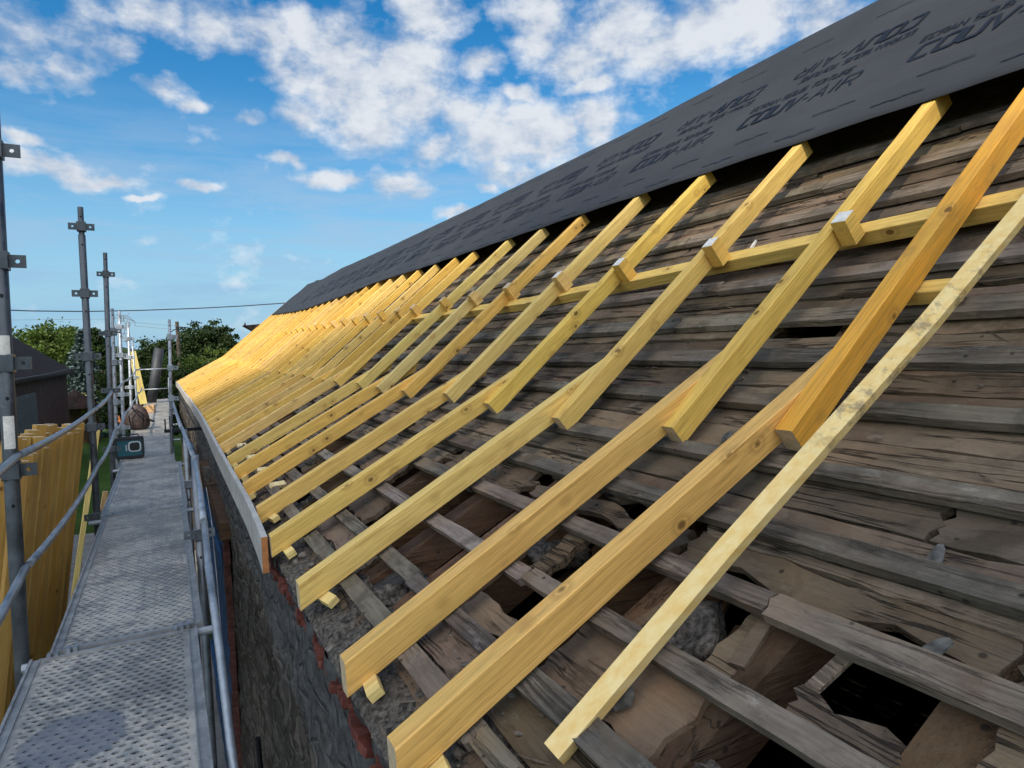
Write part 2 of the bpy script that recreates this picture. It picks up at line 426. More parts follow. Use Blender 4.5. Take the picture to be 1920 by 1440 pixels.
upp_s = [rafter_mesh('upper_rafter_mesh', 2.045, .058, .082, T2, False, s) for s in (.5, 1.9, 4.1)]
COL_L = {0: (.80, .46, .14), 1: (.80, .47, .145), 2: (.85, .58, .19), 3: (.82, .54, .155), 4: (.80, .51, .15), 5: (.82, .48, .12), 6: (.82, .49, .12), 7: (.76, .52, .16)}
COL_U = {0: (.84, .40, .055), 1: (.82, .52, .12), 2: (.80, .52, .15), 3: (.84, .55, .12), 4: (.8, .56, .19), 5: (.82, .48, .12), 6: (.74, .55, .22), 7: (.76, .56, .18)}
for i, y in enumerate(SPY):
    for part in (0, 1):
        if part == 0:
            o = link('lower_rafter', low_m[i % 3]); ex = eave_x(y)
            ang = T1 + rad(U_(-.35, .35)) if i > 3 else T1
            foot = (ex, y, ZE)
            o.location = foot; o.rotation_euler = (0, -ang, U_(-.004, .004))
            col = COL_L.get(i, random.choice(PAL))
            grp = 'lower rafters along the eave'
            if i == 0: lab = 'nearest lower rafter, its sawn end sticking out furthest at the bottom edge of the photo'
            elif i == 3: lab = 'fourth lower rafter, its end just clear of the near end of the grey fascia'
            elif i < 14: lab = '%s lower rafter counted from the camera, foot above the %s' % (ORD[i], 'bare stone wall' if i < 3 else 'grey fascia')
            else: lab = 'lower yellow rafter in the tightly bunched row at the far end of the eave'; grp = 'far bunched lower rafters'
        else:
            o = link('upper_rafter', (upp_s if 1 <= i < 12 else upp_m)[i % 3]); 
            ang = T2 + rad(U_(-.25, .0)) if i > 4 else T2 - rad(.03)
            dx = {0: .03, 1: .0, 2: -.03, 3: -.012}.get(i, U_(-.02, .02))
            o.location = (UX + dx, y - .0605, UZ + dx * math.tan(T2)); o.rotation_euler = (0, -ang, U_(-.003, .003))
            col = COL_U.get(i, random.choice(PAL))
            grp = 'upper rafters running up under the black membrane'
            if i == 0: lab = 'broad orange brown upper rafter nearest the camera beside the loose pale batten'
            elif i < 14: lab = '%s upper rafter counted from the camera, nailed beside the %s lower rafter' % (ORD[i], ORD[i])
            else: lab = 'upper yellow rafter in the tightly bunched row near the far gable'; grp = 'far bunched upper rafters'
        o.color = (*col, 1)
        tag(o, lab, 'rafter', grp)

# new purlin under the upper rafters, in butted lengths
def bar(name, p0, p1, w, hh, up, mats, color=None, ch=.002, parent=None, n=1, endk=1):
    """timber from p0 to p1 (centre of top face), w wide, hh deep below the top; up = top normal"""
    p0 = Vector(p0); p1 = Vector(p1); x = (p1 - p0); L = x.length; x.normalize(); up = Vector(up); up = (up - x * up.dot(x)).normalized(); y = up.cross(x)
    mb = MB(); P = [(-w / 2 + ch, -hh), (w / 2 - ch, -hh), (w / 2, -hh + ch), (w / 2, -ch), (w / 2 - ch, 0), (-w / 2 + ch, 0), (-w / 2, -ch), (-w / 2, -hh + ch)]
    for j in range(n + 1):
        for (a, b) in P: mb.v.append((L * j / n, a, b))
    for j in range(n):
        for q in range(8): mb.face((j * 8 + q, j * 8 + (q + 1) % 8, (j + 1) * 8 + (q + 1) % 8, (j + 1) * 8 + q))
    mb.face(list(range(7, -1, -1)), endk); mb.face([n * 8 + q for q in range(8)], endk)
    o = mb.build(name, mats, parent, color=color)
    o.matrix_world = Matrix(((x.x, y.x, up.x, p0.x), (x.y, y.y, up.y, p0.y), (x.z, y.z, up.z, p0.z), (0, 0, 0, 1)))
    return o
nU = Vector((-math.sin(T2), 0, math.cos(T2)))
def onU(x, y, off): return Vector((x, y, UZ + (x - UX) * math.tan(T2))) + nU * off
pts = [(-.6, 2.44), (4.05, 2.24), (8.1, 2.26), (12.2, 2.30), (16.3, 2.31), (20.4, 2.31), (24.2, 2.31)]
WM = [M['wood'], M['end']]
where = ['crossing behind the nearest five upper rafters', 'second length from the camera', 'third length from the camera', 'fourth length from the camera', 'fifth length from the camera', 'last length at the far gable']
for k, ((ya, xa), (yb, xb)) in enumerate(zip(pts, pts[1:])):
    o = bar('purlin', onU(xa, ya, -.084), onU(xb, yb - .004, -.084), .072, .062, nU, WM, (.84, .56, .16), n=6)
    tag(o, 'new yellow horizontal purlin, ' + where[k], 'purlin', 'purlins under the upper rafters')
def purx(y):
    for (ya, xa), (yb, xb) in zip(pts, pts[1:]):
        if y <= yb: return xa + (xb - xa) * (y - ya) / (yb - ya)
    return 2.35
o = bar('short_purlin', onU(2.035, 1.09, -.086), onU(2.035, 1.33, -.086), .06, .05, nU, WM, (.84, .56, .16))
tag(o, 'short yellow purlin offcut between the orange rafter and the loose pale batten', 'purlin')
# cleat blocks standing on the purlin against each upper rafter
for i, y in enumerate(SPY[1:22], 1):
    x = 2.285 if y < 6 else purx(y) + .025; yy = y - .0605 - .066
    mb = MB(); w = .068; d = .060; hgt = .116 + U_(-.01, .012)
    mb.box((-w / 2, -d, 0), (w / 2, 0, hgt - .0015), ch=.0)
    cap = MB(); cap.box((-w / 2 + .001, -d + .001, hgt - .0015), (w / 2 - .001, -.001, hgt))
    o = mb.build('cleat_block', [M['wood'], M['end']], color=random.choice(PAL))
    e = cap.build('white_end' if i < 5 or i in (14, 15, 16) else 'sawn_end', M['white'] if (i < 5 or i in (14, 15, 16)) else M['end'], o)  # some blocks get a whiter end cap than the rest
    P = onU(x, yy, -.082); o.location = P; o.rotation_euler = (rad(U_(-3, 3)), -T2, rad(U_(-6, 6)))
    txt = 'white topped' if (i < 5 or i in (14, 15, 16)) else 'plain wooden'
    if i < 14: lab = '%s cleat block on the purlin against the %s upper rafter' % (txt, ORD[i])
    else: lab = '%s cleat block on the purlin among the far bunched rafters' % txt
    tag(o, lab, 'wooden block', 'cleat blocks on the purlin' if i < 14 else 'far cleat blocks ' + txt)
# packing wedges under the lower rafters at the wall top
for i, y in enumerate(SPY[:15]):
    mb = MB(); L = .06 + U_(0, .02); mb.box((-.020, -L, 0), (.020, .015, .026), ch=0)
    o = mb.build('packing_wedge', [M['wood']], color=(.86, .66, .28))
    x = .475 if i % 2 == 0 else .455
    o.location = rp(x, y - .055, .012); o.rotation_euler = (0, -T1 + rad(U_(-4, 4)), rad(U_(-14, 14)))
    tag(o, 'small pale wedge block under the foot of the %s lower rafter' % (ORD[i]), 'wooden wedge', 'packing wedges along the wall top')
    if i in (5, 6, 7, 8):
        o2 = link('packing_wedge', o.data, None, (.86, .7, .4)); o2.location = rp(.56, y - .2, .03); o2.rotation_euler = (0, -T1, rad(U_(70, 110)))
        tag(o2, 'small pale packing block lying between the %s and %s lower rafters' % (ORD[i - 1], ORD[i]), 'wooden wedge', 'packing wedges along the wall top')
# loose pale batten lying diagonally at the near end
def path_bar(name, pts, w, hh, up, mats, color):
    pts = [Vector(p) for p in pts]; mb = MB(); n = len(pts)
    for j, p in enumerate(pts):
        x = (pts[min(j + 1, n - 1)] - pts[max(j - 1, 0)]).normalized(); u = (Vector(up) - x * Vector(up).dot(x)).normalized(); y = u.cross(x)
        for a, b in ((-w / 2, -hh), (w / 2, -hh), (w / 2, 0), (-w / 2, 0)): mb.v.append(tuple(p + y * a + u * b))
    for j in range(n - 1):
        for q in range(4): mb.face((j * 4 + q, j * 4 + (q + 1) % 4, (j + 1) * 4 + (q + 1) % 4, (j + 1) * 4 + q))
    mb.face((3, 2, 1, 0), 1); mb.face([(n - 1) * 4 + q for q in range(4)], 1)
    return mb.build(name, mats, color=color)
def loose_wood():
    m, n, l, b = mat('loose_pale_batten'); h = N(m); v = h.coord()
    g = h.noise(h.mapv(v, (3, 22, 22), (0, 0, 0), (0, rad(37), 0)), 2, 5, .6); st = h.noise(v, 14, 6, .72)
    c = h.mix(h.ramp(g, [(.35, 0), (.65, 1)]), (.82, .52, .17), (.88, .65, .29))
    msk = h.ramp(h.sep(v)[0], [(1.25 / 3, 0), (1.4 / 3, 1), (2.0 / 3, 1), (2.1 / 3, 0)])
    nn = h.add('ShaderNodeMath', operation='MULTIPLY'); h.l.new(h.sep(v)[0], nn.inputs[0]); nn.inputs[1].default_value = 1 / 3
    msk = h.ramp(nn.outputs[0], [(.43, 0), (.47, 1), (.64, 1), (.69, 0)])
    c = h.mix(h.math('MULTIPLY', h.ramp(st, [(.50, 0), (.62, .7)]), msk), c, (.17, .13, .09))
    fin(h, b, c, .7, h.bump(g, .3, .004), spec=.3); return m
LB = loose_wood()
o = path_bar('loose_batten', [(.622, 1.06, -.792), (1.07, 1.03, -.451), (1.742, .985, .033), (2.172, .965, .353), (2.75, .935, .79)], .043, .034, (-.55, -.35, .76), [LB, M['end']], (1, 1, 1))
tag(o, 'loose pale rough batten lying diagonally in front of all the rafters, dirty stain halfway', 'batten')
# grey fascia board
mb = MB(); ys = [3.085] + [3.4 + .6 * k for k in range(35)] + [24.5]; th = .027; hgt = .165
for y in ys:
    x = eave_x(y) - .006 - (.0 if y > 3.3 else .004); z = ZE - .004 + .012 * math.sin(y * .9) * (1 if y > 8 else .3)
    for a, b in ((-th, -hgt), (0, -hgt), (0, 0), (-th, 0)): mb.v.append((x + a, y, z + b))
for j in range(len(ys) - 1):
    for q in range(4): mb.face((j * 4 + q, j * 4 + (q + 1) % 4, (j + 1) * 4 + (q + 1) % 4, (j + 1) * 4 + q))
mb.face((3, 2, 1, 0), 1); mb.face([(len(ys) - 1) * 4 + q for q in range(4)], 1)
o = mb.build('fascia_board', [M['zinc'], M['cut']])
tag(o, 'long grey fascia board along the rafter feet with a sawn reddish near end', 'fascia board')

# ------------------------------------------------------------------ black membrane with print
mem = empty('roof_membrane', onU(2.95, 10, .006)); 
tag(mem, 'dark grey roofing membrane laid over the upper rafters up to the ridge, printed lettering', 'roofing membrane')
def low_edge(y):
    K = [(-2, 2.915), (1.3, 2.93), (4, 2.975), (8, 3.0), (10.5, 3.05), (12, 2.98), (16, 2.97), (19, 3.09), (24.7, 3.40)]
    for (a, va), (b, vb) in zip(K, K[1:]):
        if y <= b: t = max(0, (y - a) / (b - a)); return va + (vb - va) * t
    return K[-1][1]
def ridge_x(y):
    K = [(-2, 4.62), (2.8, 4.44), (3.5, 4.40), (5.3, 4.24), (9, 4.24), (11.5, 4.29), (14, 4.33), (17, 4.42), (18.4, 4.50), (19.4, 4.38), (21, 4.42), (22.7, 4.56), (24.7, 4.66)]
    for (a, va), (b, vb) in zip(K, K[1:]):
        if y <= b: t = max(0, (y - a) / (b - a)); return va + (vb - va) * t
    return K[-1][1]
mb = MB(); ny, ns = 320, 22; Y0m, Y1m = -1.6, 24.62
for j in range(ny + 1):
    y = Y0m + (Y1m - Y0m) * j / ny; xl, xr = low_edge(y), ridge_x(y)
    for q in range(ns + 1):
        t = q / ns; x = xl + (xr - xl) * t
        wob = (-.0035 * (.5 - .5 * math.cos((y - 1.32) / .66 * 6.283)) * (1 - .3 * t)) * (1 if y < 16 else 0) + max(0, (y - 15.5) / 9) * .05 * mn.noise(Vector((y * .9, x * 1.4, 3))) + .0015 * mn.noise(Vector((y * 2, x * 3, 1)))
        if y > 24.0: wob -= (y - 24.0) * .12
        mb.v.append(tuple(onU(x, y, .0105 + wob)))
    zr = mb.v[-1][2]
    for q in range(1, 9): mb.v.append((xr + q * .55, y, zr - q * .55 * .857 + (-.02 if q == 1 else 0)))
W = ns + 1 + 8
for j in range(ny):
    for q in range(W - 1): mb.face((j * W + q, (j + 1) * W + q, (j + 1) * W + q + 1, j * W + q + 1))
sh = mb.build('membrane_sheet', M['memb'], smooth=True); sh.parent = mem; sh.matrix_parent_inverse = mem.matrix_basis.inverted()
md = sh.modifiers.new('thick', 'SOLIDIFY'); md.thickness = .0015; md.offset = -1
def text_mesh(s, size, shear, bold, sx=1.0, space=1.0):
    cu = bpy.data.curves.new('t', 'FONT'); cu.body = s; cu.size = size; cu.shear = shear; cu.offset = bold; cu.space_character = space
    cu.extrude = 0; cu.fill_mode = 'BOTH'; cu.resolution_u = 3
    ob = bpy.data.objects.new('t', cu); C.objects.link(ob)
    bpy.context.view_layer.update()
    me = bpy.data.meshes.new_from_object(ob.evaluated_get(bpy.context.evaluated_depsgraph_get()))
    bpy.data.objects.remove(ob)
    return [(v.co.x * sx, v.co.y) for v in me.vertices], [tuple(p.vertices) for p in me.polygons]
def stroke(mb, pts, w, T, closed=False):
    """flat stroke of width w along pts (2-D), mitred, mapped by T"""
    P = [Vector((a, b)) for a, b in pts]; n = len(P); L = []
    for j in range(n):
        p = P[j]; pr = P[j - 1] if (closed or j) else None; nx = P[(j + 1) % n] if (closed or j < n - 1) else None
        d1 = (p - pr).normalized() if pr is not None else None; d2 = (nx - p).normalized() if nx is not None else None
        if d1 is None: d1 = d2
        if d2 is None: d2 = d1
        n1 = Vector((-d1.y, d1.x)); n2 = Vector((-d2.y, d2.x)); m_ = (n1 + n2).normalized(); k = w / 2 / max(.45, m_.dot(n1))
        L.append((p + m_ * k, p - m_ * k))
    i = len(mb.v)
    for a_, b_ in L: mb.v.append(T(a_)); mb.v.append(T(b_))
    for j in range(n if closed else n - 1):
        a_ = i + 2 * j; b_ = i + 2 * ((j + 1) % n); mb.face((a_, a_ + 1, b_ + 1, b_))
GL = {'C': ([[(1, 1), (.12, 1), (0, .9), (0, .1), (.12, 0), (1, 0)]], 1), 'O': ([[(.12, 1), (.9, 1), (1, .9), (1, .1), (.88, 0), (.1, 0), (0, .1), (0, .9), (.12, 1)]], 1),
      'U': ([[(0, 1), (0, .1), (.12, 0), (.88, 0), (1, .1), (1, 1)]], 1), 'V': ([[(0, 1), (.5, 0), (1, 1)]], 1), '-': ([[(.1, .45), (.9, .45)]], .55), 'A': ([[(0, 0), (.5, 1), (1, 0)], [(.2, .34), (.8, .34)]], 1),
      'I': ([[(.5, 0), (.5, 1)]], .3), 'R': ([[(0, 0), (0, 1), (.85, 1), (1, .9), (1, .58), (.85, .48), (0, .48)], [(.55, .48), (1, 0)]], 1),
      'E': ([[(1, 1), (0, 1), (0, 0), (1, 0)], [(0, .5), (.85, .5)]], .85), 'N': ([[(0, 0), (0, 1), (1, 0), (1, 1)]], 1), 'S': ([[(1, 1), (0, 1), (0, .52), (1, .48), (1, 0), (0, 0)]], .9), 'T': ([[(0, 1), (1, 1)], [(.5, 1), (.5, 0)]], .9), ' ': ([], .6)}
def word(mb, s, x0, y0, total, cap, w, shear, flip=None):
    adv = [GL[c][1] + .32 for c in s]; u = total / sum(adv); x = x0
    for c, ad in zip(s, adv):
        for st in GL[c][0]:
            def T(p):
                X, Y = p.x, p.y + y0
                X += shear * p.y
                return (flip[0] - X, flip[1] - Y, 0) if flip else (X, Y, 0)
            ww = GL[c][1] * u
            stroke(mb, [(x + a * ww, b * cap) for a, b in st], w, T)
        x += ad * u
def lettering(flip):
    mb = MB()
    word(mb, 'COUV', .01, 0, .455, .14, .027, .08, flip); word(mb, '-AIR', .455, 0, .37, .14, .0125, .08, flip); word(mb, 'ECRAN SOUS TOITURE', -.02, .20, .73, .062, .010, .05, flip)
    return mb.mesh('printed_lettering', M['ink'])
mb = MB()
for q in range(5):
    x0 = q * .05; i = len(mb.v); yy = .004 * math.sin(q * 2.4); mb.v += [(x0, yy - .005, 0), (x0 + .05, yy - .003, 0), (x0 + .05, yy + .004, 0), (x0, yy + .005, 0)]; mb.face((i, i + 1, i + 2, i + 3))
pieces = [(lettering(None), 0, 0), (lettering((.94, .645)), 0, 0)]; dm = mb.mesh('printed_dash', M['ink'])
pieces += [(dm, a, b) for (a, b) in ((.16, -.245), (.71, -.255), (.02, -.42), (.57, -.425), (-.1, 1.02), (.45, 1.01))]
ax = Vector((0, -1, 0)); ay = Vector((math.cos(T2), 0, math.sin(T2)))
for k in range(-1, 15):
    for me, a, b in pieces:
        o = link(me.name.split('.')[0], me)
        # local x runs towards the near end (-Y), local y runs up the slope
        P = onU(UX + 2.495 * math.cos(T2), 3.10 + 1.10 * k, .0150) + ax * a + ay * b
        o.matrix_world = Matrix(((ax.x, ay.x, nU.x, P.x), (ax.y, ay.y, nU.y, P.y), (ax.z, ay.z, nU.z, P.z), (0, 0, 0, 1))); o.parent = mem; o.matrix_parent_inverse = Matrix.Translation(-Vector(mem.location))
# ------------------------------------------------------------------ old roof
oldroof = empty('old_roof', (1.5, 1, prof(1.5)))
tag(oldroof, 'rotten old timber roof of grey boards and battens with gaping holes under the new rafters', 'old roof')
INV = Matrix.Translation(-Vector(oldroof.location))
def kid(o): o.parent = oldroof; o.matrix_parent_inverse = INV; return o
def plank(x0, x1, y0, y1, seed, name='plank', mats=None, thick=.022, lift=0.0, rag=.012, dyl=.06, color=None, tilt=0.0, warp=.006, nsx=5):
    mb = MB(); ny = max(2, int((y1 - y0) / dyl)); o0 = Vector((seed * 1.7, seed * .31, 0))
    ln = []
    for j in range(ny + 1):
        y = y0 + (y1 - y0) * j / ny; row = []
        r0_ = rag * (mn.noise(Vector((y * 5, seed, 1))) + .6 * mn.noise(Vector((y * 19, seed, 1)))) 
        r1_ = rag * (mn.noise(Vector((y * 5, seed, 7))) + .6 * mn.noise(Vector((y * 19, seed, 7))))
        ta = tilt * (y - (y0 + y1) / 2)
        for q in range(nsx + 1):
            t = q / nsx; x = x0 + r0_ * 1.2 + (x1 - x0 + r1_ - r0_) * t + ta
            yy = y
            if j == 0: yy += .03 * mn.noise(Vector((t * 4, seed, 3)))
            if j == ny: yy += .03 * mn.noise(Vector((t * 4, seed, 9)))
            wz = warp * (mn.noise(Vector((y * 1.1, t * 1.2, seed))) + .45 * mn.noise(Vector((y * 6, t * 3, seed))))
            cup = -.003 * (1 - (2 * t - 1) ** 2)
            row.append(rp(x, yy, lift + wz + cup))
        ln.append(row)
    for row in ln:
        for p in row: mb.v.append(tuple(p))
        for p in row: mb.v.append(tuple(p - Vector((-.5, 0, .85)) * thick))
    W = 2 * (nsx + 1)
    for j in range(ny):
        for q in range(nsx):
            a = j * W + q; mb.face((a, a + W, a + W + 1, a + 1))
            a += nsx + 1; mb.face((a, a + 1, a + W + 1, a + W))
        a = j * W; b = a + nsx + 1; mb.face((a, b, b + W, a + W))
        a = j * W + nsx; b = a + nsx + 1; mb.face((a, a + W, b + W, b))
    for j in (0, ny):
        for q in range(nsx):
            a = j * W + q; b = a + nsx + 1
            mb.face((a, a + 1, b + 1, b) if j == 0 else (a, b, b + 1, a + 1))
    o = mb.build(name, mats or M['plank'], color=color or (1, 1, 1)); return kid(o)
BX = [.585, .725, .925, 1.125, 1.31, 1.53, 1.79, 1.99, 2.17, 2.36, 2.55, 2.74, 2.93, 3.12]   # upper edges of the old battens
rows = []
for k in range(len(BX) - 1):
    lo, hi = BX[k], BX[k + 1]
    if hi - lo > .17 and k > 2:
        m_ = lo + (hi - lo) * U_(.36, .62)
        if k in (6, 11): m2 = lo + (hi - lo) * .70; m_ = lo + (hi - lo) * .36; rows += [(k, lo + .004, m_ - .005), (k, m_ + .003, m2 - .004), (k, m2 + .003, hi - .002)]
        else: rows += [(k, lo + .005, m_ - .006), (k, m_ + .005, hi - .002)]
    else: rows.append((k, lo + .004, hi - .004))
sd = 1
def shade():
    g = U_(.62, 1.25); return (g * U_(.98, 1.08), g, g * U_(.84, 1.0))
for (k, lo, hi) in rows:
    sd += 1
    if k >= 3:      # closed part of the roof
        cuts = [YB0]
        while cuts[-1] < 6.2: cuts.append(cuts[-1] + U_(1.3, 3.2))
        if k == 3: cuts = [YB0, .52, 1.28, 2.1, 3.0, 4.6, 6.4]
        if k == 8 and lo > 2.2: cuts = [YB0, .9, 2.6, 4.4, 6.5]
        if k == 7 and lo > 2.05: cuts = [YB0, 1.42, 1.76, 3.9, 6.3]
        if k == 6: cuts = [YB0, 1.34, 1.74, 3.3, 5.2, 6.6] 
        for a, b in zip(cuts, cuts[1:]):
            sd += 1
            if k == 3 and (a == .52) and lo < 1.2: plank(lo + .03, hi + .012, a + .02, b, sd, color=shade(), rag=.03); continue
            if k == 3 and a in (1.28, 2.1) : 
                plank(lo + .045, hi, a + .03, b, sd, color=shade(), rag=.035); continue
            if k == 7 and a == 1.42: continue
            plank(lo, hi, a + .004, b - .004, sd, color=shade(), lift=U_(-.004, .006), tilt=U_(-.003, .003), rag=U_(.005, .014), warp=U_(.004, .009))
        plank(lo, hi, cuts[-1], YB1, sd + 50, color=shade(), dyl=.4, nsx=2)
# open part: only some boards are left
for (x0, x1, y0, y1, rg, lf) in [
    (.60, .715, .80, 1.34, .008, -.003), (.60, .72, 1.40, 1.93, .010, .004), (.74, .905, .92, 1.33, .02, -.006), (.735, .80, -.8, .50, .02, 0),
    (.735, .92, -.8, .46, .03, -.004), (.60, .72, -.8, .78, .012, -.004), (.93, 1.10, -.8, .50, .02, 0), (.93, 1.01, .60, .80, .03, -.02),
    (.735, .80, 1.50, 1.78, .03, -.012), (.95, 1.11, .93, 1.0, .02, -.02), (.94, 1.11, 1.62, 1.70, .02, .0),
    (.60, .71, 2.45, 3.3, .02, -.006), (.75, .90, 2.9, 3.5, .03, -.006), (.60, .72, 3.9, 5.2, .02, -.004), (.95, 1.10, 3.2, 4.0, .03, -.005),
    (.75, .90, 4.4, 5.3, .02, 0), (.95, 1.12, 4.9, 6.1, .02, 0), (1.14, 1.29, 2.2, 2.9, .03, 0), (.60, .72, 5.6, 7.2, .02, 0), (.76, .9, 6.0, 7.1, .02, 0)]:
    sd += 1; plank(x0, x1, y0, y1, sd, color=shade(), rag=rg, lift=lf, dyl=.04, nsx=6)
# boards and slips over the wall top
for (x0, x1, y0, y1, tl) in [(.52, .575, 1.52, 1.93, .05), (.47, .56, .9, 1.26, -.03), (.50, .57, 1.98, 2.25, .02), (.46, .55, 2.6, 3.0, .05), (.5, .57, 3.3, 3.9, 0), (.48, .57, 4.2, 5.3, 0), (.48, .57, 5.9, 7.5, 0), (.5, .575, .2, .8, .02)]:
    sd += 1; plank(x0, x1, y0, y1, sd, color=shade(), rag=.02, lift=-.014, tilt=tl, dyl=.04)
# battens on top
for k, x in enumerate(BX):
    cuts = [YB0]
    while cuts[-1] < 5.5: cuts.append(cuts[-1] + U_(1.4, 3.6))
    if k == 0: cuts = [YB0, 1.245, 1.83, 3.2, 5.4]
    if k == 1: cuts = [YB0, 1.36, 2.05, 4.1, 6]
    if k == 2: cuts = [YB0, 1.62, 3.1, 5.2]
    if k == 3: cuts = [YB0, .93, 2.4, 4.4, 6]
    cuts.append(YB1)
    for a, b in zip(cuts, cuts[1:]):
        sd += 1; far = b == YB1
        wd = .050 + U_(-.006, .008)
        j = 0 if far else U_(-.006, .006)
        plank(x - wd + j, x + j + .002, a + .003, b - .003, sd, 'batten', M['batten'], .026, .036, .003, .4 if far else .05, shade(), U_(-.006, .006) if (b - a) < 2 else U_(-.002, .002), .004, 2 if far else 3)
# short upright cross strips nailed on between battens
# old rafters under the boards
def oldrafter(y, w, x0=.42, x1=4.1, dep=.12):
    mb = MB(); n = 26
    for j in range(n + 1):
        x = x0 + (x1 - x0) * j / n
        if j == n: pass
        wy = .008 * mn.noise(Vector((x * 3, y * 5, 1))); wz = .006 * mn.noise(Vector((x * 4, y * 5, 5)))
        for (b, c) in ((-w, -dep), (0, -dep), (0, 0), (-w, 0)):
            p = rp(x, y + b + wy, -.024 + c * (1.0) + wz); mb.v.append(tuple(p))
    for j in range(n):
        for q in range(4): mb.face((j * 4 + q, j * 4 + (q + 1) % 4, (j + 1) * 4 + (q + 1) % 4, (j + 1) * 4 + q))
    mb.face((3, 2, 1, 0)); mb.face([n * 4 + q for q in range(4)])
    return kid(mb.build('old_rafter', M['oldraft'], color=shade()))
ys = [-.45, -.1, .245, .60, .93, 1.28, 1.52, 1.86, 2.10, 2.45, 2.75, 3.1, 3.42]
while ys[-1] < 24: ys.append(ys[-1] + (.34 if ys[-1] < 9 else .9))
for k, y in enumerate(ys): oldrafter(y, .062 if k % 3 else .10)
# laths seen deep in the holes
for k, (x, y, dx, dy) in enumerate([(.78, 1.40, .30, .03), (.95, 1.42, .28, -.05), (.80, 1.98, .38, .04), (.78, 2.30, .40, -.03), (.95, 1.72, .3, .08), (.8, 2.9, .4, .05), (.8, 3.6, .4, .0), (.80, 1.03, .35, .10), (.86, 1.60, .30, -.06), (1.0, 1.15, .25, .12), (.9, 2.2, .35, .1), (.85, 2.62, .3, -.12), (1.0, 3.2, .3, .1), (.78, .55, .4, .08), (1.0, .44, .3, .06)]):
    o = bar('lath', rp(x, y, -.13), rp(x + dx, y + dy, -.17), .05, .018, (-.4, 0, .9), M['oldraft'], shade(), endk=0)
    kid(o)
# blocks of rubble and split pieces lying in the lower part
rb = MB()
for k in range(60):
    x = U_(.42, .60); y = U_(.6, 6.5); r = U_(.008, .028)
    rb.blob(rp(x, y, U_(-.04, -.005)), (r * U_(.8, 1.5), r * U_(.8, 1.6), r * .6), k, 5, 7, .6)
for k in range(46):
    x = U_(.60, .70); y = U_(.5, 1.9); r = U_(.003, .008)
    rb.blob(rp(x, y, U_(-.004, .002)), (r * 1.5, r * 1.6, r * .5), k, 4, 6, .7)
for k in range(70):
    x = U_(1.4, 3.0); y = U_(.4, 4.5); r = U_(.002, .007)
    rb.blob(rp(x, y, .003), (r * 1.5, r * 1.8, r * .4), k, 4, 6, .7)
for k in range(1100):
    x = .395 + .2 * R_() ** .8; y = U_(.5, 4.2); r = U_(.0015, .007)
    rb.blob(rp(x, y, U_(-.030, -.012)), (r * U_(.8, 1.6), r * U_(.8, 1.6), r * .7), k, 3, 5, .6)
o = rb.build('rubble', M['chip'], smooth=False, color=(.72, .70, .68)); tag(o, 'scattered crumbs of mortar and slate lying on the old boards', 'rubble', kind='stuff')
sp = MB()
for k in range(420):
    near = k < 300
    x = U_(.42, .70) if k % 3 == 0 else U_(1.36, 3.0); y = U_(.35, 4.5) if near else U_(3, 9)
    L = U_(.02, .11) * (1 if near else 1.4); w_ = U_(.0015, .005); p = rp(x, y, U_(.0, .006)); a_ = math.pi / 2 + random.gauss(0, .35); s_ = math.atan(slope_at(x))
    mm = Matrix.Translation(p) @ Matrix.Rotation(-s_, 4, 'Y') @ Matrix.Rotation(a_, 4, 'Z') @ Matrix.Rotation(U_(-.12, .12), 4, 'Y')
    i = len(sp.v)
    for q_ in [(-L / 2, 0, 0), (0, -w_, 0), (L / 2, 0, .002), (0, w_, 0), (0, 0, w_ * 1.2)]: sp.v.append(tuple(mm @ Vector(q_)))
    for f_ in ((0, 1, 4), (1, 2, 4), (2, 3, 4), (3, 0, 4)): sp.face([i + z_ for z_ in f_])
o = sp.build('splinters', M['batten'], color=(1.1, 1.0, .9)); tag(o, 'loose splinters and straws of rotten wood strewn over the old boards', 'splinters', kind='stuff')
for (x, y, dx, dy, w_, lab) in [(.98, .93, .16, .03, .035, 'split grey board end lying across the hole left of the square hole'), (.93, 1.22, .17, -.05, .03, 'short splintered board end in the dark hole under the loose batten'), (.80, 1.45, .16, .05, .03, 'split lath end between the nearest and second lower rafters'), (.52, 1.12, .03, .28, .03, 'splintered strip lying along the wall top below the nearest lower rafter'), (1.14, 1.9, .16, .04, .04, 'broken board end poking into the hole by the second upper rafter foot'), (.50, 2.2, .02, .3, .025, 'thin strip lying along the wall top by the third lower rafter foot')]:
    o = bar('board_end', rp(x, y, -.012), rp(x + dx, y + dy, -.008), w_, .014, (-.45, 0, .9), M['plank'], shade(), endk=0); tag(o, lab, 'board end')
for (x, y, rx, ry, rz, lab) in [(1.0, 1.11, .10, .09, .06, 'rough pale stone lump in the hole beneath the loose batten'),
                               (.80, .88, .04, .06, .032, 'rounded stone bedded between the loose batten and the square hole'),
                               (.62, 2.12, .045, .07, .035, 'flat grey lump of mortar under the third lower rafter'),
                               (1.06, 1.78, .06, .10, .03, 'flat split stone hanging in the hole left of the second lower rafter'),
                               (1.2, 2.45, .07, .12, .04, 'broad pale stone slab at the board ends between the third and fourth lower rafters')]:
    mb = MB(); mb.blob((0, 0, 0), (rx, ry, rz), int(x * 100 + y * 7), 12, 16, .8)
    o = mb.build('stone_lump', M['mortar'], smooth=True); o.location = rp(x, y, -.07 if x > .7 else -.02); o.rotation_euler = (U_(-.2, .2), -T1, U_(0, 3)); tag(o, lab, 'stone')
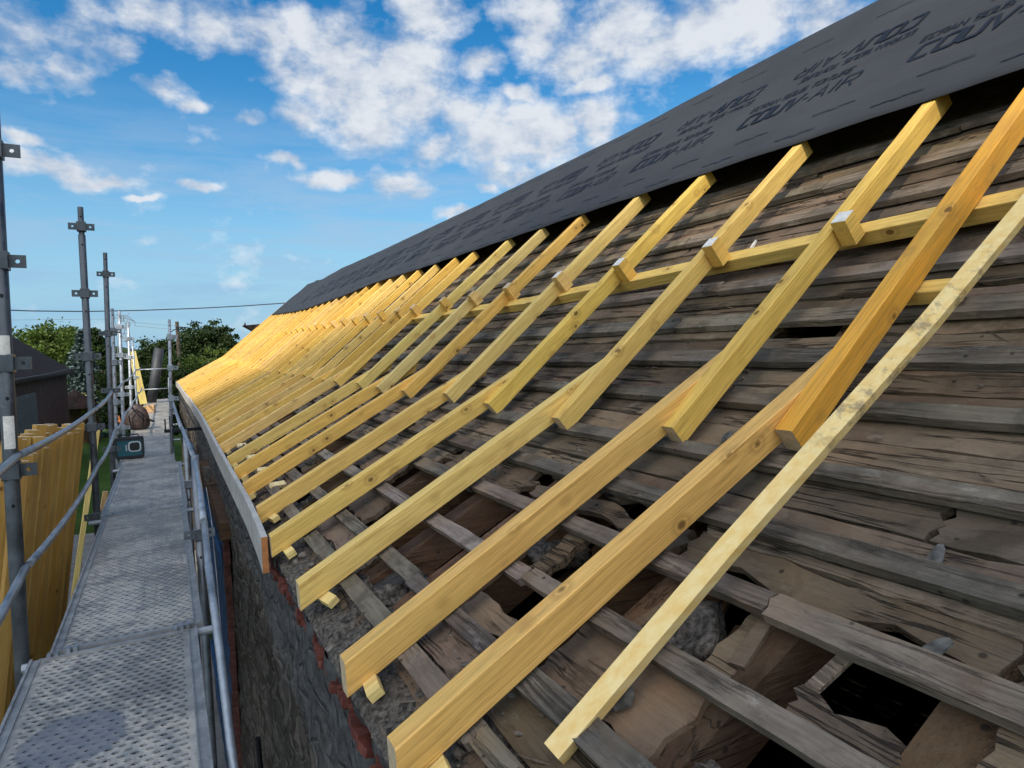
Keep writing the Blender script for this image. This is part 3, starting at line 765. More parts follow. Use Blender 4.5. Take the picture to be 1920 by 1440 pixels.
# scraps lying on the boards: slates, plaster flakes, a slip of wood
def flake(name, x, y, off, L, w, th, rz, m, lab, cat, color=(1, 1, 1), s=1):
    mb = MB(); n = 9; pts = []
    for q in range(n):
        a = 2 * math.pi * q / n; rr = 1 + .35 * mn.noise(Vector((math.cos(a) * 1.5, math.sin(a) * 1.5, s * 3.3)))
        pts.append((math.cos(a) * L / 2 * rr, math.sin(a) * w / 2 * rr))
    for z in (0, th):
        for p in pts: mb.v.append((p[0], p[1], z))
    mb.face([n + q for q in range(n)]); mb.face([n - 1 - q for q in range(n)])
    for q in range(n): mb.face((q, (q + 1) % n, n + (q + 1) % n, n + q))
    o = mb.build(name, m, color=color); o.location = rp(x, y, off); s_ = math.atan(slope_at(x)); o.rotation_euler = Matrix.Rotation(-s_, 3, 'Y').to_euler()
    o.rotation_euler = (Matrix.Rotation(-s_, 3, 'Y') @ Matrix.Rotation(rz, 3, 'Z')).to_euler(); tag(o, lab, cat); return o
SL = plain('grey_slate', (.10, .092, .08), .95, 0, 30, .5, .5, .1); M['slate'] = SL
flake('slate_shard', 1.335, .74, .006, .12, .028, .005, .1, SL, 'long greenish grey slate sliver above the square hole at lower right', 'slate', s=1)
flake('slate_shard', 1.145, .62, .030, .03, .05, .005, 1.2, SL, 'small oval slate chip resting on the batten above the square hole', 'slate', s=2)
flake('slate_shard', .80, 1.06, .004, .07, .05, .006, .6, SL, 'grey slate scrap at the foot of the loose pale batten', 'slate', s=3)
flake('paper_scrap', 2.66, 1.06, .012, .03, .11, .006, -.3, M['white'], 'white curled scrap beside the orange rafter near the top right', 'scrap', s=4)
flake('wood_slip', 2.55, 2.26, .03, .17, .014, .01, .2, M['white'], 'thin white slip of wood leaning between the second and third upper rafters', 'scrap', s=6)
flake('slate_shard', 1.60, 1.53, .01, .07, .028, .006, .2, SL, 'grey shard beside the foot of the second upper rafter', 'slate', s=7)
# cubic offcut on the boards
mb = MB(); mb.box((-.04, -.03, 0), (.04, .03, .055), ch=.002)
o = mb.build('wood_offcut', [M['wood'], M['end']], color=(.45, .3, .18)); o.location = rp(1.21, 2.62, .0); o.rotation_euler = (.1, -T1 - .35, .9); tag(o, 'small brown offcut block on the boards under the third upper rafter foot', 'wooden block')
# split stake poking out of the slope below the batten
o = bar('split_stake', rp(1.02, .80, -.04), rp(1.13, .77, -.02), .03, .012, (-.4, 0, .9), M['batten'], (1.5, 1.4, 1.25), endk=0); tag(o, 'short pale splintered stick poking from under the batten at the square hole', 'stick')

# ------------------------------------------------------------------ stone house below
house = empty('stone_house', (.42, 12, GZ)); tag(house, 'long old stone house carrying the stripped roof, blue barn door in its wall', 'house')
HI = Matrix.Translation(-Vector(house.location))
def hk(o): o.parent = house; o.matrix_parent_inverse = HI; return o
WX = .425
def wx(y, z):
    c = mn.voronoi(Vector((0, y * 4.2, z * 6.5)))[0]; d = min(1, (c[1] - c[0]) * 2.2)
    return WX - .022 * d - .02 * mn.noise(Vector((0, y * 2, z * 3))) - .012 * mn.noise(Vector((2, y * 13, z * 16))) + (eave_x(y) - .372)
mb = MB()
def grid(ya, yb, dy, za, zb, dz):
    ny = int((yb - ya) / dy); nz = int((zb - za) / dz); i0 = len(mb.v)
    for j in range(ny + 1):
        for q in range(nz + 1):
            y = ya + (yb - ya) * j / ny; z = za + (zb - za) * q / nz; mb.v.append((wx(y, z), y, z))
    for j in range(ny):
        for q in range(nz):
            a = i0 + j * (nz + 1) + q; mb.face((a, a + 1, a + nz + 2, a + nz + 1))
ZT = -.985
grid(-2.5, 6.6, .035, -3.4, ZT, .035); grid(-2.5, 6.6, .3, GZ, -3.4, .3); grid(6.6, 24.6, .09, GZ, ZT, .09)
# top of the wall, inner face and ends
n0 = len(mb.v); NY = 260
for j in range(NY + 1):
    y = -2.5 + 27.1 * j / NY
    mb.v.append((wx(y, ZT), y, ZT))
    for q in range(1, 6):
        x = WX + .07 * q; mb.v.append((x, y, prof(x) - .05 + .02 * mn.noise(Vector((x * 9, y * 9, 2)))))
    mb.v.append((.86, y, GZ))
for j in range(NY):
    for q in range(6): a = n0 + j * 7 + q; mb.face((a, a + 7, a + 8, a + 1))
w = mb.build('wall', M['wall'], smooth=True); hk(w)
# gables, inner floor, far slope, to close the loft
def closer(name, m, quads):
    mb = MB()
    for q in quads: mb.quad(*q)
    return hk(mb.build(name, m))
zr = prof(4.3)
for yy in (-2.5, 24.55):
    mb = MB(); P = [(.45, yy, GZ), (8.2, yy, GZ), (8.2, yy, -1.1), (4.4, yy, 2.0), (1.75, yy, prof(1.75) - .12), (.45, yy, -1.02)]
    t_ = .3 if yy > 0 else -.3
    mb.v = P + [(a, b - t_ , c) for a, b, c in P]; mb.face(range(6)); mb.face([11, 10, 9, 8, 7, 6])
    for q in range(6): mb.face((q, (q + 1) % 6, 6 + (q + 1) % 6, 6 + q))
    hk(mb.build('gable_wall', M['wall']))
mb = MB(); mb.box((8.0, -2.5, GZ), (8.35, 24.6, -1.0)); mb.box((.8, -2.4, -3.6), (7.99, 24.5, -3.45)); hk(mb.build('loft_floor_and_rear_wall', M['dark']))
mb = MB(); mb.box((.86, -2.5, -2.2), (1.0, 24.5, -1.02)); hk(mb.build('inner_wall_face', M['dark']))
mb = MB(); mb.quad((4.3, -2.5, prof(4.3) + .08), (8.6, -2.5, prof(4.3) - 3.6), (8.6, 24.6, prof(4.3) - 3.6), (4.3, 24.6, prof(4.3) + .08)); hk(mb.build('rear_roof_slope', M['plank'], color=(1, 1, 1)))
mb = MB(); mb.box((3.1, -2.5, 0), (3.1, -2.5, 0))
# upper boards hidden below the membrane keep the loft dark
mb = MB()
for (a, b) in ((3.10, 4.34),):
    P = [rp(a, -2.5, -.01), rp(b, -2.5, -.01), rp(b, 24.5, -.01), rp(a, 24.5, -.01)]; mb.quad(*P)
kid(mb.build('upper_boarding', M['plank'], color=(.8, .8, .8)))
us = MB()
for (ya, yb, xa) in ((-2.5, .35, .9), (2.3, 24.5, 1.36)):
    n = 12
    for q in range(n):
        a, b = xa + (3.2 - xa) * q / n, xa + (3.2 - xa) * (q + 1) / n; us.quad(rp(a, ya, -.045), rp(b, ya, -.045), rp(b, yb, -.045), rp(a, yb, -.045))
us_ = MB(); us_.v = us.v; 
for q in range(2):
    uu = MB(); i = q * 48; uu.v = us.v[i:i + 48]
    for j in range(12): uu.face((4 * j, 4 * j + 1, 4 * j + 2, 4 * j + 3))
    kid(uu.build('light_block_sheet', M['dark']))  # added sheet below the boards, keeps sunlight out of the loft
# near end of the loft behind the frame is closed by sheeting boards
# broken red tile course bedded along the wall edge
mb = MB(); y = -.4; q = 0
while y < 7.5:
    L = U_(.02, .09); q += 1; ex = eave_x(y) - .372
    x0 = .399 + ex + U_(-.012, .016); z = -1.014 + U_(-.010, .008)
    mm = Matrix.Translation((x0, y, z)) @ Matrix.Rotation(U_(-.25, .25), 4, 'Z') @ Matrix.Rotation(U_(-.15, .35), 4, 'Y')
    mb.box((0, 0, -.018), (.10, L, .004), mm, 0)
    if q % 3 == 0: mb.box((.012, .01, -.04 - U_(0, .02)), (.09, L * .8, -.022), mm, 0)
    y += L + U_(0, .02)
hk(mb.build('tile_edging', M['tile']))
# crumbly mortar bed over the wall head
mb = MB(); ny = 420; nx = 9
for j in range(ny + 1):
    y = -.8 + 25.2 * (j / ny) ** 1.5 
    for q in range(nx + 1):
        x = .395 + (eave_x(y) - .372) * (1 - q / nx) + .024 * q
        edge = -.012 if q == 0 else 0.004
        p = rp(x, y, -.020 + edge + .020 * mn.noise(Vector((x * 14, y * 12, 0))) + .012 * mn.noise(Vector((x * 45, y * 40, 0)))); mb.v.append(tuple(p))
for j in range(ny):
    for q in range(nx): a = j * (nx + 1) + q; mb.face((a, a + 1, a + nx + 2, a + nx + 1))
hk(mb.build('mortar_bed', M['mortar'], smooth=False))
# blue barn door with boards, brick jambs and timber head
d = MB(); y = 6.72
while y < 10.2:
    w_ = U_(.13, .17); d.box((WX - .045 + U_(-.004, .004), y, GZ + .05), (WX + .02, y + w_ - .012, -1.70)); y += w_
door = hk(d.build('barn_door', M['blue']))
for z in (-2.02, -4.2):
    d = MB(); d.box((WX - .085, 6.75, z), (WX - .052, 10.15, z + .14)); o = d.build('door_ledge', M['blue']); o.parent = door
d = MB()
BJ = plain('old_red_brick', (.13, .05, .038), .9, 0, 20, .4, .6)
for yy in (6.60, 10.20):
    d = MB()
    for q in range(44):
        z = GZ + q * .076; d.box((WX - .04 + U_(-.008, .006), yy - U_(0, .05), z), (WX + .01, yy + .10 + U_(-.02, .02), z + .078))
    hk(d.build('brick_jamb', BJ))
d = MB(); d.box((WX - .07, 6.45, -1.70), (WX + .05, 10.45, -1.52), ch=.01); hk(d.build('door_lintel', M['oldraft'], color=(.7, .7, .7)))
d = MB(); d.tube([(WX - .06, 4.05, -3.0), (WX - .055, 4.03, -2.65), (WX - .07, 4.0, -2.25)], .016, 8); d.box((WX - .09, 3.98, -2.66), (WX - .04, 4.12, -2.6)); hk(d.build('wall_tie', M['black']))
d = MB(); d.box((WX - .05, 15.0, -3.4), (WX + .02, 16.2, -1.9)); hk(d.build('window_shutter', M['blue']))
# grey lamp box on the wall over the door
d = MB(); d.box((WX - .10, 8.2, -1.45), (WX - .03, 8.30, -1.28), ch=.01); o = d.build('wall_box', M['slate']); hk(o)
d = MB(); d.tube([(WX - .09, 8.25, -1.52), (WX - .085, 7.6, -1.75), (WX - .085, 7.2, -2.3), (WX - .08, 6.9, -3.2)], .005, 6); o = d.build('cable', M['silver']); hk(o)
# ------------------------------------------------------------------ scaffold
G = M['galv']
BAY = [.82, 3.87, 7.02, 10.1, 13.15, 16.2, 19.3, 22.35, 25.1]
DW = [(-.655, .065), (-.665, .07), (-.585, .10), (-.645, .115), (-.66, .04), (-.66, .045), (-.66, .04), (-.66, .04), (-.66, .04)]
DW = [(-.665, .07), (-.585, .10), (-.61, .115), (-.645, .04), (-.655, .03), (-.65, .03), (-.65, .03), (-.65, .03)]
panel = None
for k in range(8):
    x0, x1 = DW[k]; ya = BAY[k] + .012; yb = BAY[k + 1] - .012; Wd = x1 - x0; L = yb - ya
    root = empty('deck_panel', ((x0 + x1) / 2, (ya + yb) / 2, DZ - (.012 if k == 0 else 0) + (.03 if k >= 5 else 0) * (k - 4) / 3))
    if k == 4: root.rotation_euler = (rad(.25), 0, 0)
    lab = ['nearest perforated steel deck panel with a round blue grey damp patch', 'second perforated deck panel, dusty, from the camera', 'third deck panel, just in front of the teal radio', 'fourth deck panel, the teal radio standing on it', 'fifth deck panel, under the dark tool bag', 'sixth deck panel, behind the dark tool bag', 'seventh deck panel, second from the far end', 'last deck panel at the far end by the leaning black roll'][k]
    tag(root, lab, 'scaffold deck', 'steel deck panels along the scaffold')
    mb = MB(); t = Wd / 2 - .045
    nx = 8; ny = 30
    for j in range(ny + 1):
        for q in range(nx + 1):
            x = -t + 2 * t * q / nx; y = -L / 2 + L * j / ny
            mb.v.append((x, y, .0025 * mn.noise(Vector((x * 3, y * 1.5, k))) - (.004 if abs(x) < t * .98 else 0)))
    for j in range(ny):
        for q in range(nx): a = j * (nx + 1) + q; mb.face((a, a + 1, a + nx + 2, a + nx + 1))
    i = len(mb.v)
    o = mb.build('tread_plate', M['deck'], root); o.color = (1, 1, 1, 1 if k == 0 else 0)
    mb = MB(); mb.box((-t, -L / 2 + .01, -.055), (t, L / 2 - .01, -.05)); mb.build('under_tray', M['rail'], root)
    for s in (-1, 1):
        mb = MB(); a = s * t; b = s * (Wd / 2)
        lo, hi = min(a, b), max(a, b)
        mb.box((lo, -L / 2, -.06), (hi, L / 2, .0)); 
        e0 = b - s * .012; mb.box((min(e0, b), -L / 2, 0), (max(e0, b), L / 2, .010))
        c0 = a + s * .006; mb.box((min(a, c0), -L / 2, 0), (max(a, c0), L / 2, .006))
        mb.build('side_rail', M['rail'], root)
    for s in (-1, 1):
        mb = MB(); mb.box((-t, min(s * L / 2, s * (L / 2 - .03)), -.05), (t, max(s * L / 2, s * (L / 2 - .03)), .004)); mb.build('end_profile', M['rail'], root)
    for s in (-1, 1):
        for q in (-1, 1):
            mb = MB(); cx = s * (Wd / 2 - .09); y1_ = q * (L / 2)
            mb.box((cx - .022, min(y1_ - q * .012, y1_ + q * .03), -.03), (cx - .004, max(y1_ - q * .012, y1_ + q * .03), .016)); mb.box((cx + .008, min(y1_ - q * .012, y1_ + q * .03), -.03), (cx + .026, max(y1_ - q * .012, y1_ + q * .03), .016))
            mb.build('hook', G, root)
# cross bars that carry the panels
for k, y in enumerate(BAY):
    mb = MB(); mb.tube([(-.70, y, DZ - .045), (.16, y, DZ - .045)], .022, 10); o = mb.build('ledger_tube', G, smooth=False, color=(1, 1, 1))
    mb2 = MB(); mb2.box((-.56, y - .012, DZ + .0), (.0, y + .012, DZ + .006)) if False else None
    tag(o, '%s steel cross tube under the deck joints' % (ORD[k]), 'scaffold tube', 'cross tubes under the deck')
def clamp_plates(z, parent, ang=0.0, r=.03, both=True):
    """collar with two perforated ears"""
    mb = MB(); cz = Matrix.Translation((0, 0, z)) @ Matrix.Rotation(ang, 4, 'Z')
    n = 12; hh = .045
    mb.box((-.036, -.036, -hh), (.036, .036, hh), cz, .006)
    for s in ((-1, 1) if both else (1,)):
        # ear with a hole: ring of quads
        x0, x1 = s * .034, s * .10; cx = s * .070; hr = .010; zz = .031
        P = []
        for q in range(16):
            a = 2 * math.pi * q / 16; c_, s_ = math.cos(a), math.sin(a); m_ = max(abs(c_), abs(s_))
            P.append(((cx + c_ / m_ * .034, s_ / m_ * zz), (cx + c_ * hr, s_ * hr)))
        for yy in (-.005, .005):
            base = len(mb.v)
            for o_, i_ in P: mb.v.append(tuple(cz @ Vector((o_[0], yy, o_[1])))); mb.v.append(tuple(cz @ Vector((i_[0], yy, i_[1]))))
            for q in range(16):
                a = base + 2 * q; b = base + 2 * ((q + 1) % 16)
                mb.face((a, b, b + 1, a + 1) if yy < 0 else (a + 1, b + 1, b, a))
        base = len(mb.v) - 64
        for q in range(16):
            a = base + 2 * q; b = base + 2 * ((q + 1) % 16); mb.face((a, a + 32, b + 32, b)); mb.face((a + 1, b + 1, b + 33, a + 33))
    return mb.build('collar', G, parent, color=parent.get('_c', None))
def pole(x, y, ztop, zs, lab, r=.028, tilt=(0, 0), zbot=GZ, col=(1, 1, 1), ang=.0, grp='scaffold standards on the outer side', spigot=True, label_white=False, both=True):
    root = empty('scaffold_pole', (x - math.sin(tilt[1]) * (-.5 - zbot), y, zbot)); root.rotation_euler = (tilt[0], tilt[1], 0); tag(root, lab, 'scaffold pole', grp)
    H = ztop - zbot; mb = MB()
    if spigot: mb.tube([(0, 0, 0), (0, 0, H - .26), (0, 0, H - .255), (0, 0, H)], [r, r, r * .80, r * .80], 16)
    else: mb.tube([(0, 0, 0), (0, 0, H)], r, 16)
    t = mb.build('tube', G, root, smooth=False, color=col)
    for p in t.data.polygons: p.use_smooth = len(p.vertices) == 4
    for z in zs:
        c = clamp_plates(z - zbot, root, ang, r, both); c.color = (*col, 1)
    # pin holes near the top and above collars
    mb = MB()
    for z in [ztop - .09] + [q - .17 for q in zs]:
        vd = Vector((-x, -y, 0)).normalized(); c = Vector((0, 0, z - zbot)) + vd * (r * (.8 if z > ztop - .2 else 1.0) + .0008); sx_ = vd.cross(Vector((0, 0, 1)))
        i = len(mb.v)
        for q in range(8): a = 2 * math.pi * q / 8; mb.v.append(tuple(c + sx_ * math.cos(a) * .008 + Vector((0, 0, math.sin(a) * .010))))
        mb.face([i + q for q in range(8)])
    mb.build('pin_hole', M['black'], root)
    if label_white:
        n = 10
        for zz in [[z] for z in label_white]:
          mb = MB()
          for q in range(n):
            a0 = math.atan2(-y, -x) - .7 + 1.4 * q / n; a1 = math.atan2(-y, -x) - .7 + 1.4 * (q + 1) / n
            for (za, zb) in zz: mb.quad((math.cos(a0) * (r + .001), math.sin(a0) * (r + .001), za - zbot), (math.cos(a1) * (r + .001), math.sin(a1) * (r + .001), za - zbot), (math.cos(a1) * (r + .001), math.sin(a1) * (r + .001), zb - zbot), (math.cos(a0) * (r + .001), math.sin(a0) * (r + .001), zb - zbot))
          mb.build('sticker', M['white'], root)
    return root
CS = (.30, .305, .31)
va = math.atan2(.6, 1) 
zs_std = lambda z0: [z0 - .5 * q for q in range(12) if z0 - .5 * q > GZ + .2]
pole(-.695, 3.95, 1.75, [1.02, .49, -.005, -.53, -1.9, -2.5, -3.0], 'nearest thick outer scaffold pole with white stickers, at the left edge of the photo', .033, (0, rad(1.0)), col=CS, label_white=[(-.42, -.26), (.03, .13)])
pole(-.645, 7.3, 1.42, [1.24, .62, .03, -.64, -1.5, -2.2], 'second outer scaffold pole, tall with four eared collars against the sky', .030, (0, rad(.75)), col=CS)
pole(-.675, 10.15, 1.40, [1.12, .34, -.42, -1.2], 'third outer scaffold pole, dark and slim, standing beside the thinner reused tube', .031, (0, rad(1.6)), col=CS)
pole(-.665, 10.95, .72, [.40, -.05, -.62, -1.05], 'thinner scaffold tube close behind the third outer pole, joint collars along it', .024, (0, rad(1.6)), col=(.85, .85, .85), both=False, label_white=[(-1.22, -1.14)])
pole(-.69, 13.15, .82, [.55, .06, -.62, -1.2], 'fourth outer scaffold pole, pale, left one of the two in front of the pylon', .027, (0, rad(1.5)), col=(1.1, 1.1, 1.1))
pole(-.69, 16.2, .78, [.42, .02, -.62, -1.2], 'fifth outer scaffold pole, pale, right one of the two in front of the pylon', .027, (0, rad(1.5)), col=(1.15, 1.15, 1.15))
pole(-.71, 19.3, .42, [-.5], 'sixth outer scaffold pole, short and thin, next to the leaning yellow plank', .024, (0, rad(-.5)), col=(1.1, 1.1, 1.1), both=False)
# inner poles
g2 = 'scaffold standards on the house side'
pole(.150, 5.25, -.72, [-1.3], 'nearest inner scaffold pole, dark, meeting the handrail joint beside the fascia', .027, (0, 0), col=(.6, .6, .62), grp=g2, spigot=False)
pole(.145, 7.95, -.80, [-1.4], 'second inner scaffold pole below the handrail', .024, (0, 0), col=(.8, .8, .8), grp=g2, spigot=False, both=False)
pole(.045, 11.0, .56, [.30, -.16, -.62], 'tall inner scaffold pole standing at the black wall bracket', .024, (0, rad(2.2)), col=(1.05, 1.05, 1.05), zbot=-1.75, grp=g2, both=False)
pole(.045, 16.2, -.45, [-1.2], 'far inner scaffold pole, thin, just behind the tall inner pole', .022, (0, 0), col=(1, 1, 1), grp=g2, both=False)
def tube(name, path, r, lab, cat, grp=None, col=(1, 1, 1), n=14, ends=0):
    mb = MB(); mb.tube(path, r, n); o = mb.build(name, G, smooth=False, color=col)
    for p in o.data.polygons: p.use_smooth = len(p.vertices) == 4
    return tag(o, lab, cat, grp)
def rail_path(ya, za, yb, zb, xa, xb, sag, n=10):
    P = []
    for q in range(n + 1):
        t = q / n; P.append((xa + (xb - xa) * t, ya + (yb - ya) * t, za + (zb - za) * t - sag * 4 * t * (1 - t)))
    return P
PX = [(-.70, .9), (-.695, 3.95), (-.648, 7.3), (-.678, 10.15), (-.69, 13.15), (-.69, 16.2), (-.71, 19.3), (-.70, 22.3)]
RW = ['left of the nearest outer pole', 'between the first and second outer poles', 'between the second and third outer poles', 'between the third and fourth outer poles', 'between the fourth and fifth outer poles', 'between the fifth and sixth outer poles', 'past the sixth outer pole']
ZU = [-.52, -.46, -.475, -.435, -.40, -.38, -.30, -.3]; ZL = [-1.05, -1.015, -1.0, -.96, -.94, -.92, -.9, -.9]
for q in range(7):
    (xa, ya), (xb, yb) = PX[q], PX[q + 1]
    tube('guard_rail', rail_path(ya + .03, ZU[q], yb - .02, ZU[q + 1], xa + .035, xb + .03, .022), .019, 'upper galvanised guard rail ' + RW[q], 'guard rail', 'guard rails on the outer side', (.92, .92, .92))
    tube('guard_rail', rail_path(ya + .03, ZL[q], yb - .02, ZL[q + 1], xa + .035, xb + .03, .05), .019, 'lower sagging guard rail ' + RW[q], 'guard rail', 'guard rails on the outer side', (.92, .92, .92))
tube('guard_rail', [(.118, 3.42, -.79), (.135, 4.2, -.765), (.148, 5.2, -.75)], .016, 'short handrail length on the house side, ending at the open tube end by the deck', 'guard rail', 'handrails on the house side', (1.0, 1.02, 1.05))
tube('guard_rail', [(.148, 5.25, -.75), (.128, 6.6, -.75), (.118, 7.95, -.78)], .018, 'second handrail length on the house side', 'guard rail', 'handrails on the house side', (1.0, 1.02, 1.05))
tube('guard_rail', [(.112, 7.98, -.78), (.08, 12, -.80), (.05, 16.2, -.82), (.04, 24, -.85)], .02, 'long far handrail length on the house side', 'guard rail', 'handrails on the house side', (1.0, 1.02, 1.05))
mb = MB(); mb.tube([(.142, 2.15, -1.72), (.137, 2.6, -1.47), (.130, 2.95, -1.18), (.122, 3.28, -.96), (.122, 3.285, -.957), (.122, 3.44, -.80)], [.0165, .0165, .0165, .0165, .0145, .0145], 14)
o = mb.build('brace_tube', G, color=(1.0, 1.02, 1.05))
for p in o.data.polygons: p.use_smooth = len(p.vertices) == 4
tag(o, 'light galvanised tube rising on the wall side of the nearest deck panel, narrow open end', 'scaffold tube')
for x, y, z0 in ((.5, 0, 0),): pass
# end rails across the far end of the scaffold
for z in (-.35, -.95):
    tube('end_rail', [(-.7, 22.35, z), (.05, 22.35, z)], .018, '%s thin cross rail closing the far end of the scaffold' % ('upper' if z > -.5 else 'lower'), 'guard rail', None, (1.3, 1.3, 1.3))
# black wall bracket
br = empty('wall_bracket', (.04, 11, -1.1)); tag(br, 'black steel bracket bar running from the deck edge to the fascia', 'bracket')
mb = MB(); mb.box((-.115, -.02, -.03), (.40, .02, .018)); mb.build('arm', M['black'], br)
mb = MB(); mb.box((-.105, -.02, .018), (-.085, .02, .17)); mb.box((-.04, -.018, -.18), (-.005, .018, .22)); mb.build('upright', M['black'], br)

# ------------------------------------------------------------------ things on the deck
rd = empty('site_radio', (-.525, 10.9, DZ + .012)); tag(rd, 'teal site radio with a silver ringed speaker standing on the deck', 'radio')
mb = MB(); 
def rbox(mb, lo, hi, b=.02, k=0):
    x0, y0, z0 = lo; x1, y1, z1 = hi; i = len(mb.v); prof_ = []
    for (cx, cz, a0) in ((x1 - b, z1 - b, 0), (x0 + b, z1 - b, 90), (x0 + b, z0 + b, 180), (x1 - b, z0 + b, 270)):
        for q in range(5): a = rad(a0 + 22.5 * q); prof_.append((cx + b * math.cos(a), cz + b * math.sin(a)))
    n = len(prof_)
    for y in (y0, y1):
        for (x, z) in prof_: mb.v.append((x, y, z))
    mb.face([i + q for q in range(n)], k); mb.face([i + n + n - 1 - q for q in range(n)], k)
    for q in range(n): mb.face((i + q, i + n + q, i + n + (q + 1) % n, i + (q + 1) % n), k)
rbox(mb, (-.165, -.07, .03), (.165, .10, .27), .02); mb.build('body', M['teal'], rd)
mb = MB(); rbox(mb, (-.175, -.078, 0), (.175, .11, .035), .012); rbox(mb, (-.175, -.078, .262), (.175, .11, .295), .012)
for s in (-1, 1): rbox(mb, (s * .168 - .012, -.08, .02), (s * .168 + .012, .11, .28), .008)
mb.build('bumper', M['rubber'], rd)
mb = MB(); n = 28
def rr(a, sx, sz, p=4.0):
    c, s = math.cos(a), math.sin(a); k_ = (abs(c) ** p + abs(s) ** p) ** (-1 / p); return c * k_ * sx, s * k_ * sz
cx, cz = .065, .165
for q in range(n):
    a0, a1 = 2 * math.pi * q / n, 2 * math.pi * (q + 1) / n
    for (A, B, ya, yb) in (((.078, .072), (.064, .060), -.078, -.078), ((.084, .078), (.078, .072), -.066, -.078)):
        p0 = rr(a0, *A); p1 = rr(a1, *A); p2 = rr(a1, *B); p3 = rr(a0, *B)
        mb.quad((cx + p0[0], ya, cz + p0[1]), (cx + p1[0], ya, cz + p1[1]), (cx + p2[0], yb, cz + p2[1]), (cx + p3[0], yb, cz + p3[1]))
mb.build('speaker_ring', M['silver'], rd)
mb = MB(); mb.tube([(cx, -.071, cz), (cx, -.073, cz)], .062, 24); mb.tube([(cx, -.073, cz), (cx, -.077, cz)], .030, 20, r2=.018); mb.build('speaker_cone', M['rubber'], rd)
mb = MB(); mb.tube([(-.12, 0, .29), (-.11, 0, .335), (.11, 0, .335), (.12, 0, .29)], .010, 8); mb.build('handle', M['rubber'], rd)
# small white maker's lettering beside the speaker
tl, fl = text_mesh('makita', .034, .1, .001); mb = MB()
for (a, b) in tl: mb.v.append((-.032 - b, -.0722, .105 + a))
for f in fl: mb.face(f)
mb.build('printed_lettering', M['silver'], rd)
# dark tool bag
bg = empty('tool_bag', (-.575, 15.2, DZ + .01)); tag(bg, 'dark brown rounded tool bag on the deck with orange handles sticking out', 'bag')
mb = MB(); n = 16; prf = [(0, .17), (.04, .215), (.14, .23), (.26, .225), (.38, .18), (.47, .11), (.51, .03)]
for (z, r_) in prf:
    for q in range(n): a = 2 * math.pi * q / n; f = 1 + .08 * mn.noise(Vector((math.cos(a) * 2, math.sin(a) * 2, z * 6))); mb.v.append((math.cos(a) * r_ * f, math.sin(a) * r_ * .62 * f, z))
for j in range(len(prf) - 1):
    for q in range(n): mb.face((j * n + q, j * n + (q + 1) % n, (j + 1) * n + (q + 1) % n, (j + 1) * n + q))
mb.face(list(range(n - 1, -1, -1))); mb.face([(len(prf) - 1) * n + q for q in range(n)]); mb.build('bag_body', M['bag'], bg, smooth=True)
mb = MB(); mb.tube([(-.1, -.17, .05), (-.13, -.19, .3), (0, -.15, .42), (.13, -.19, .3), (.1, -.17, .05)], .013, 8); mb.build('strap', M['black'], bg)
mb = MB(); mb.tube([(-.26, -.06, .06), (-.31, -.1, .3)], .018, 8); mb.tube([(-.24, -.1, .16), (-.33, -.06, .2)], .012, 8); mb.build('tool_handle', M['orange'], bg)
mb = MB(); mb.tube([(.2, -.1, .19), (.3, -.08, .14)], .022, 8); mb.build('tool_nozzle', M['black'], bg)
mb = MB(); mb.box((-.10, -.14, 0), (.06, .14, .15), ch=.004); o = mb.build('timber_block', [M['wood'], M['end']], color=(.80, .58, .26)); o.location = (-.60, 19.6, DZ + .02); o.rotation_euler = (0, 0, .15); tag(o, 'pale timber block on the deck just behind the tool bag, left one of two', 'wooden block')
mb = MB(); mb.box((-.09, -.12, 0), (.09, .12, .19), ch=.004); o = mb.build('timber_block', [M['wood'], M['end']], color=(.55, .34, .2)); o.location = (-.41, 19.5, DZ + .02); o.rotation_euler = (0, 0, -.1); tag(o, 'browner timber block on the deck just behind the tool bag, right one of two', 'wooden block')
# rolled membrane and plank leaning at the far end
o = None
mb = MB(); mb.tube([(0, 0, 0), (.12, 0, .62), (.32, .0, 1.72)], .145, 20); o = mb.build('membrane_roll', M['roll'], smooth=False)
for p in o.data.polygons: p.use_smooth = len(p.vertices) == 4
o.location = (-.47, 23.6, DZ + .02); tag(o, 'thick black roll of membrane leaning at the far end of the scaffold', 'roll')
o = bar('leaning_plank', (-.66, 22.9, DZ + .04), (-.87, 22.7, .20), .20, .028, (.1, -1, .1), WM, (.88, .74, .28)); tag(o, 'bright yellow plank leaning against the far end of the outer guard rail', 'plank')
# stack of yellow rafters leaning on the outside of the guard rail
for row in range(2):
    for k in range(17):
        t = (k + .5 * row) / 16.5
        y = 5.55 + 1.68 * t; x = -.905 + .185 * t - .075 * row
        z = -.62 + .085 * (mn.noise(Vector((k * .9, row * 7, 0)))) + (.07 if row and k < 12 else 0) - (.07 if (k < 2 and not row) else 0) + .02 * math.sin(k * 2.1)
        L = 3.55; dx, dy = -.142 + U_(-.004, .004), U_(-.006, .006)
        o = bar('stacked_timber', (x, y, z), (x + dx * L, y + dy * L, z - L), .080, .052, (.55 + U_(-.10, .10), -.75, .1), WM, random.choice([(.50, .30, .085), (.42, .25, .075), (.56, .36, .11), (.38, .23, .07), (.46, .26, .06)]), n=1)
        if row == 0 and k == 0: lab = 'leftmost yellow timber in the front row of the leaning stack, close by the nearest pole'
        elif row == 0 and k == 16: lab = 'rightmost yellow timber in the front row of the stack leaning outside the scaffold'
        else: lab = ('yellow timber inside the front row of the stack leaning outside the scaffold' if not row else 'yellow timber in the rear row of the stack leaning outside the scaffold')
        tag(o, lab, 'timber', 'front row of stacked timbers' if not row else 'rear row of stacked timbers')
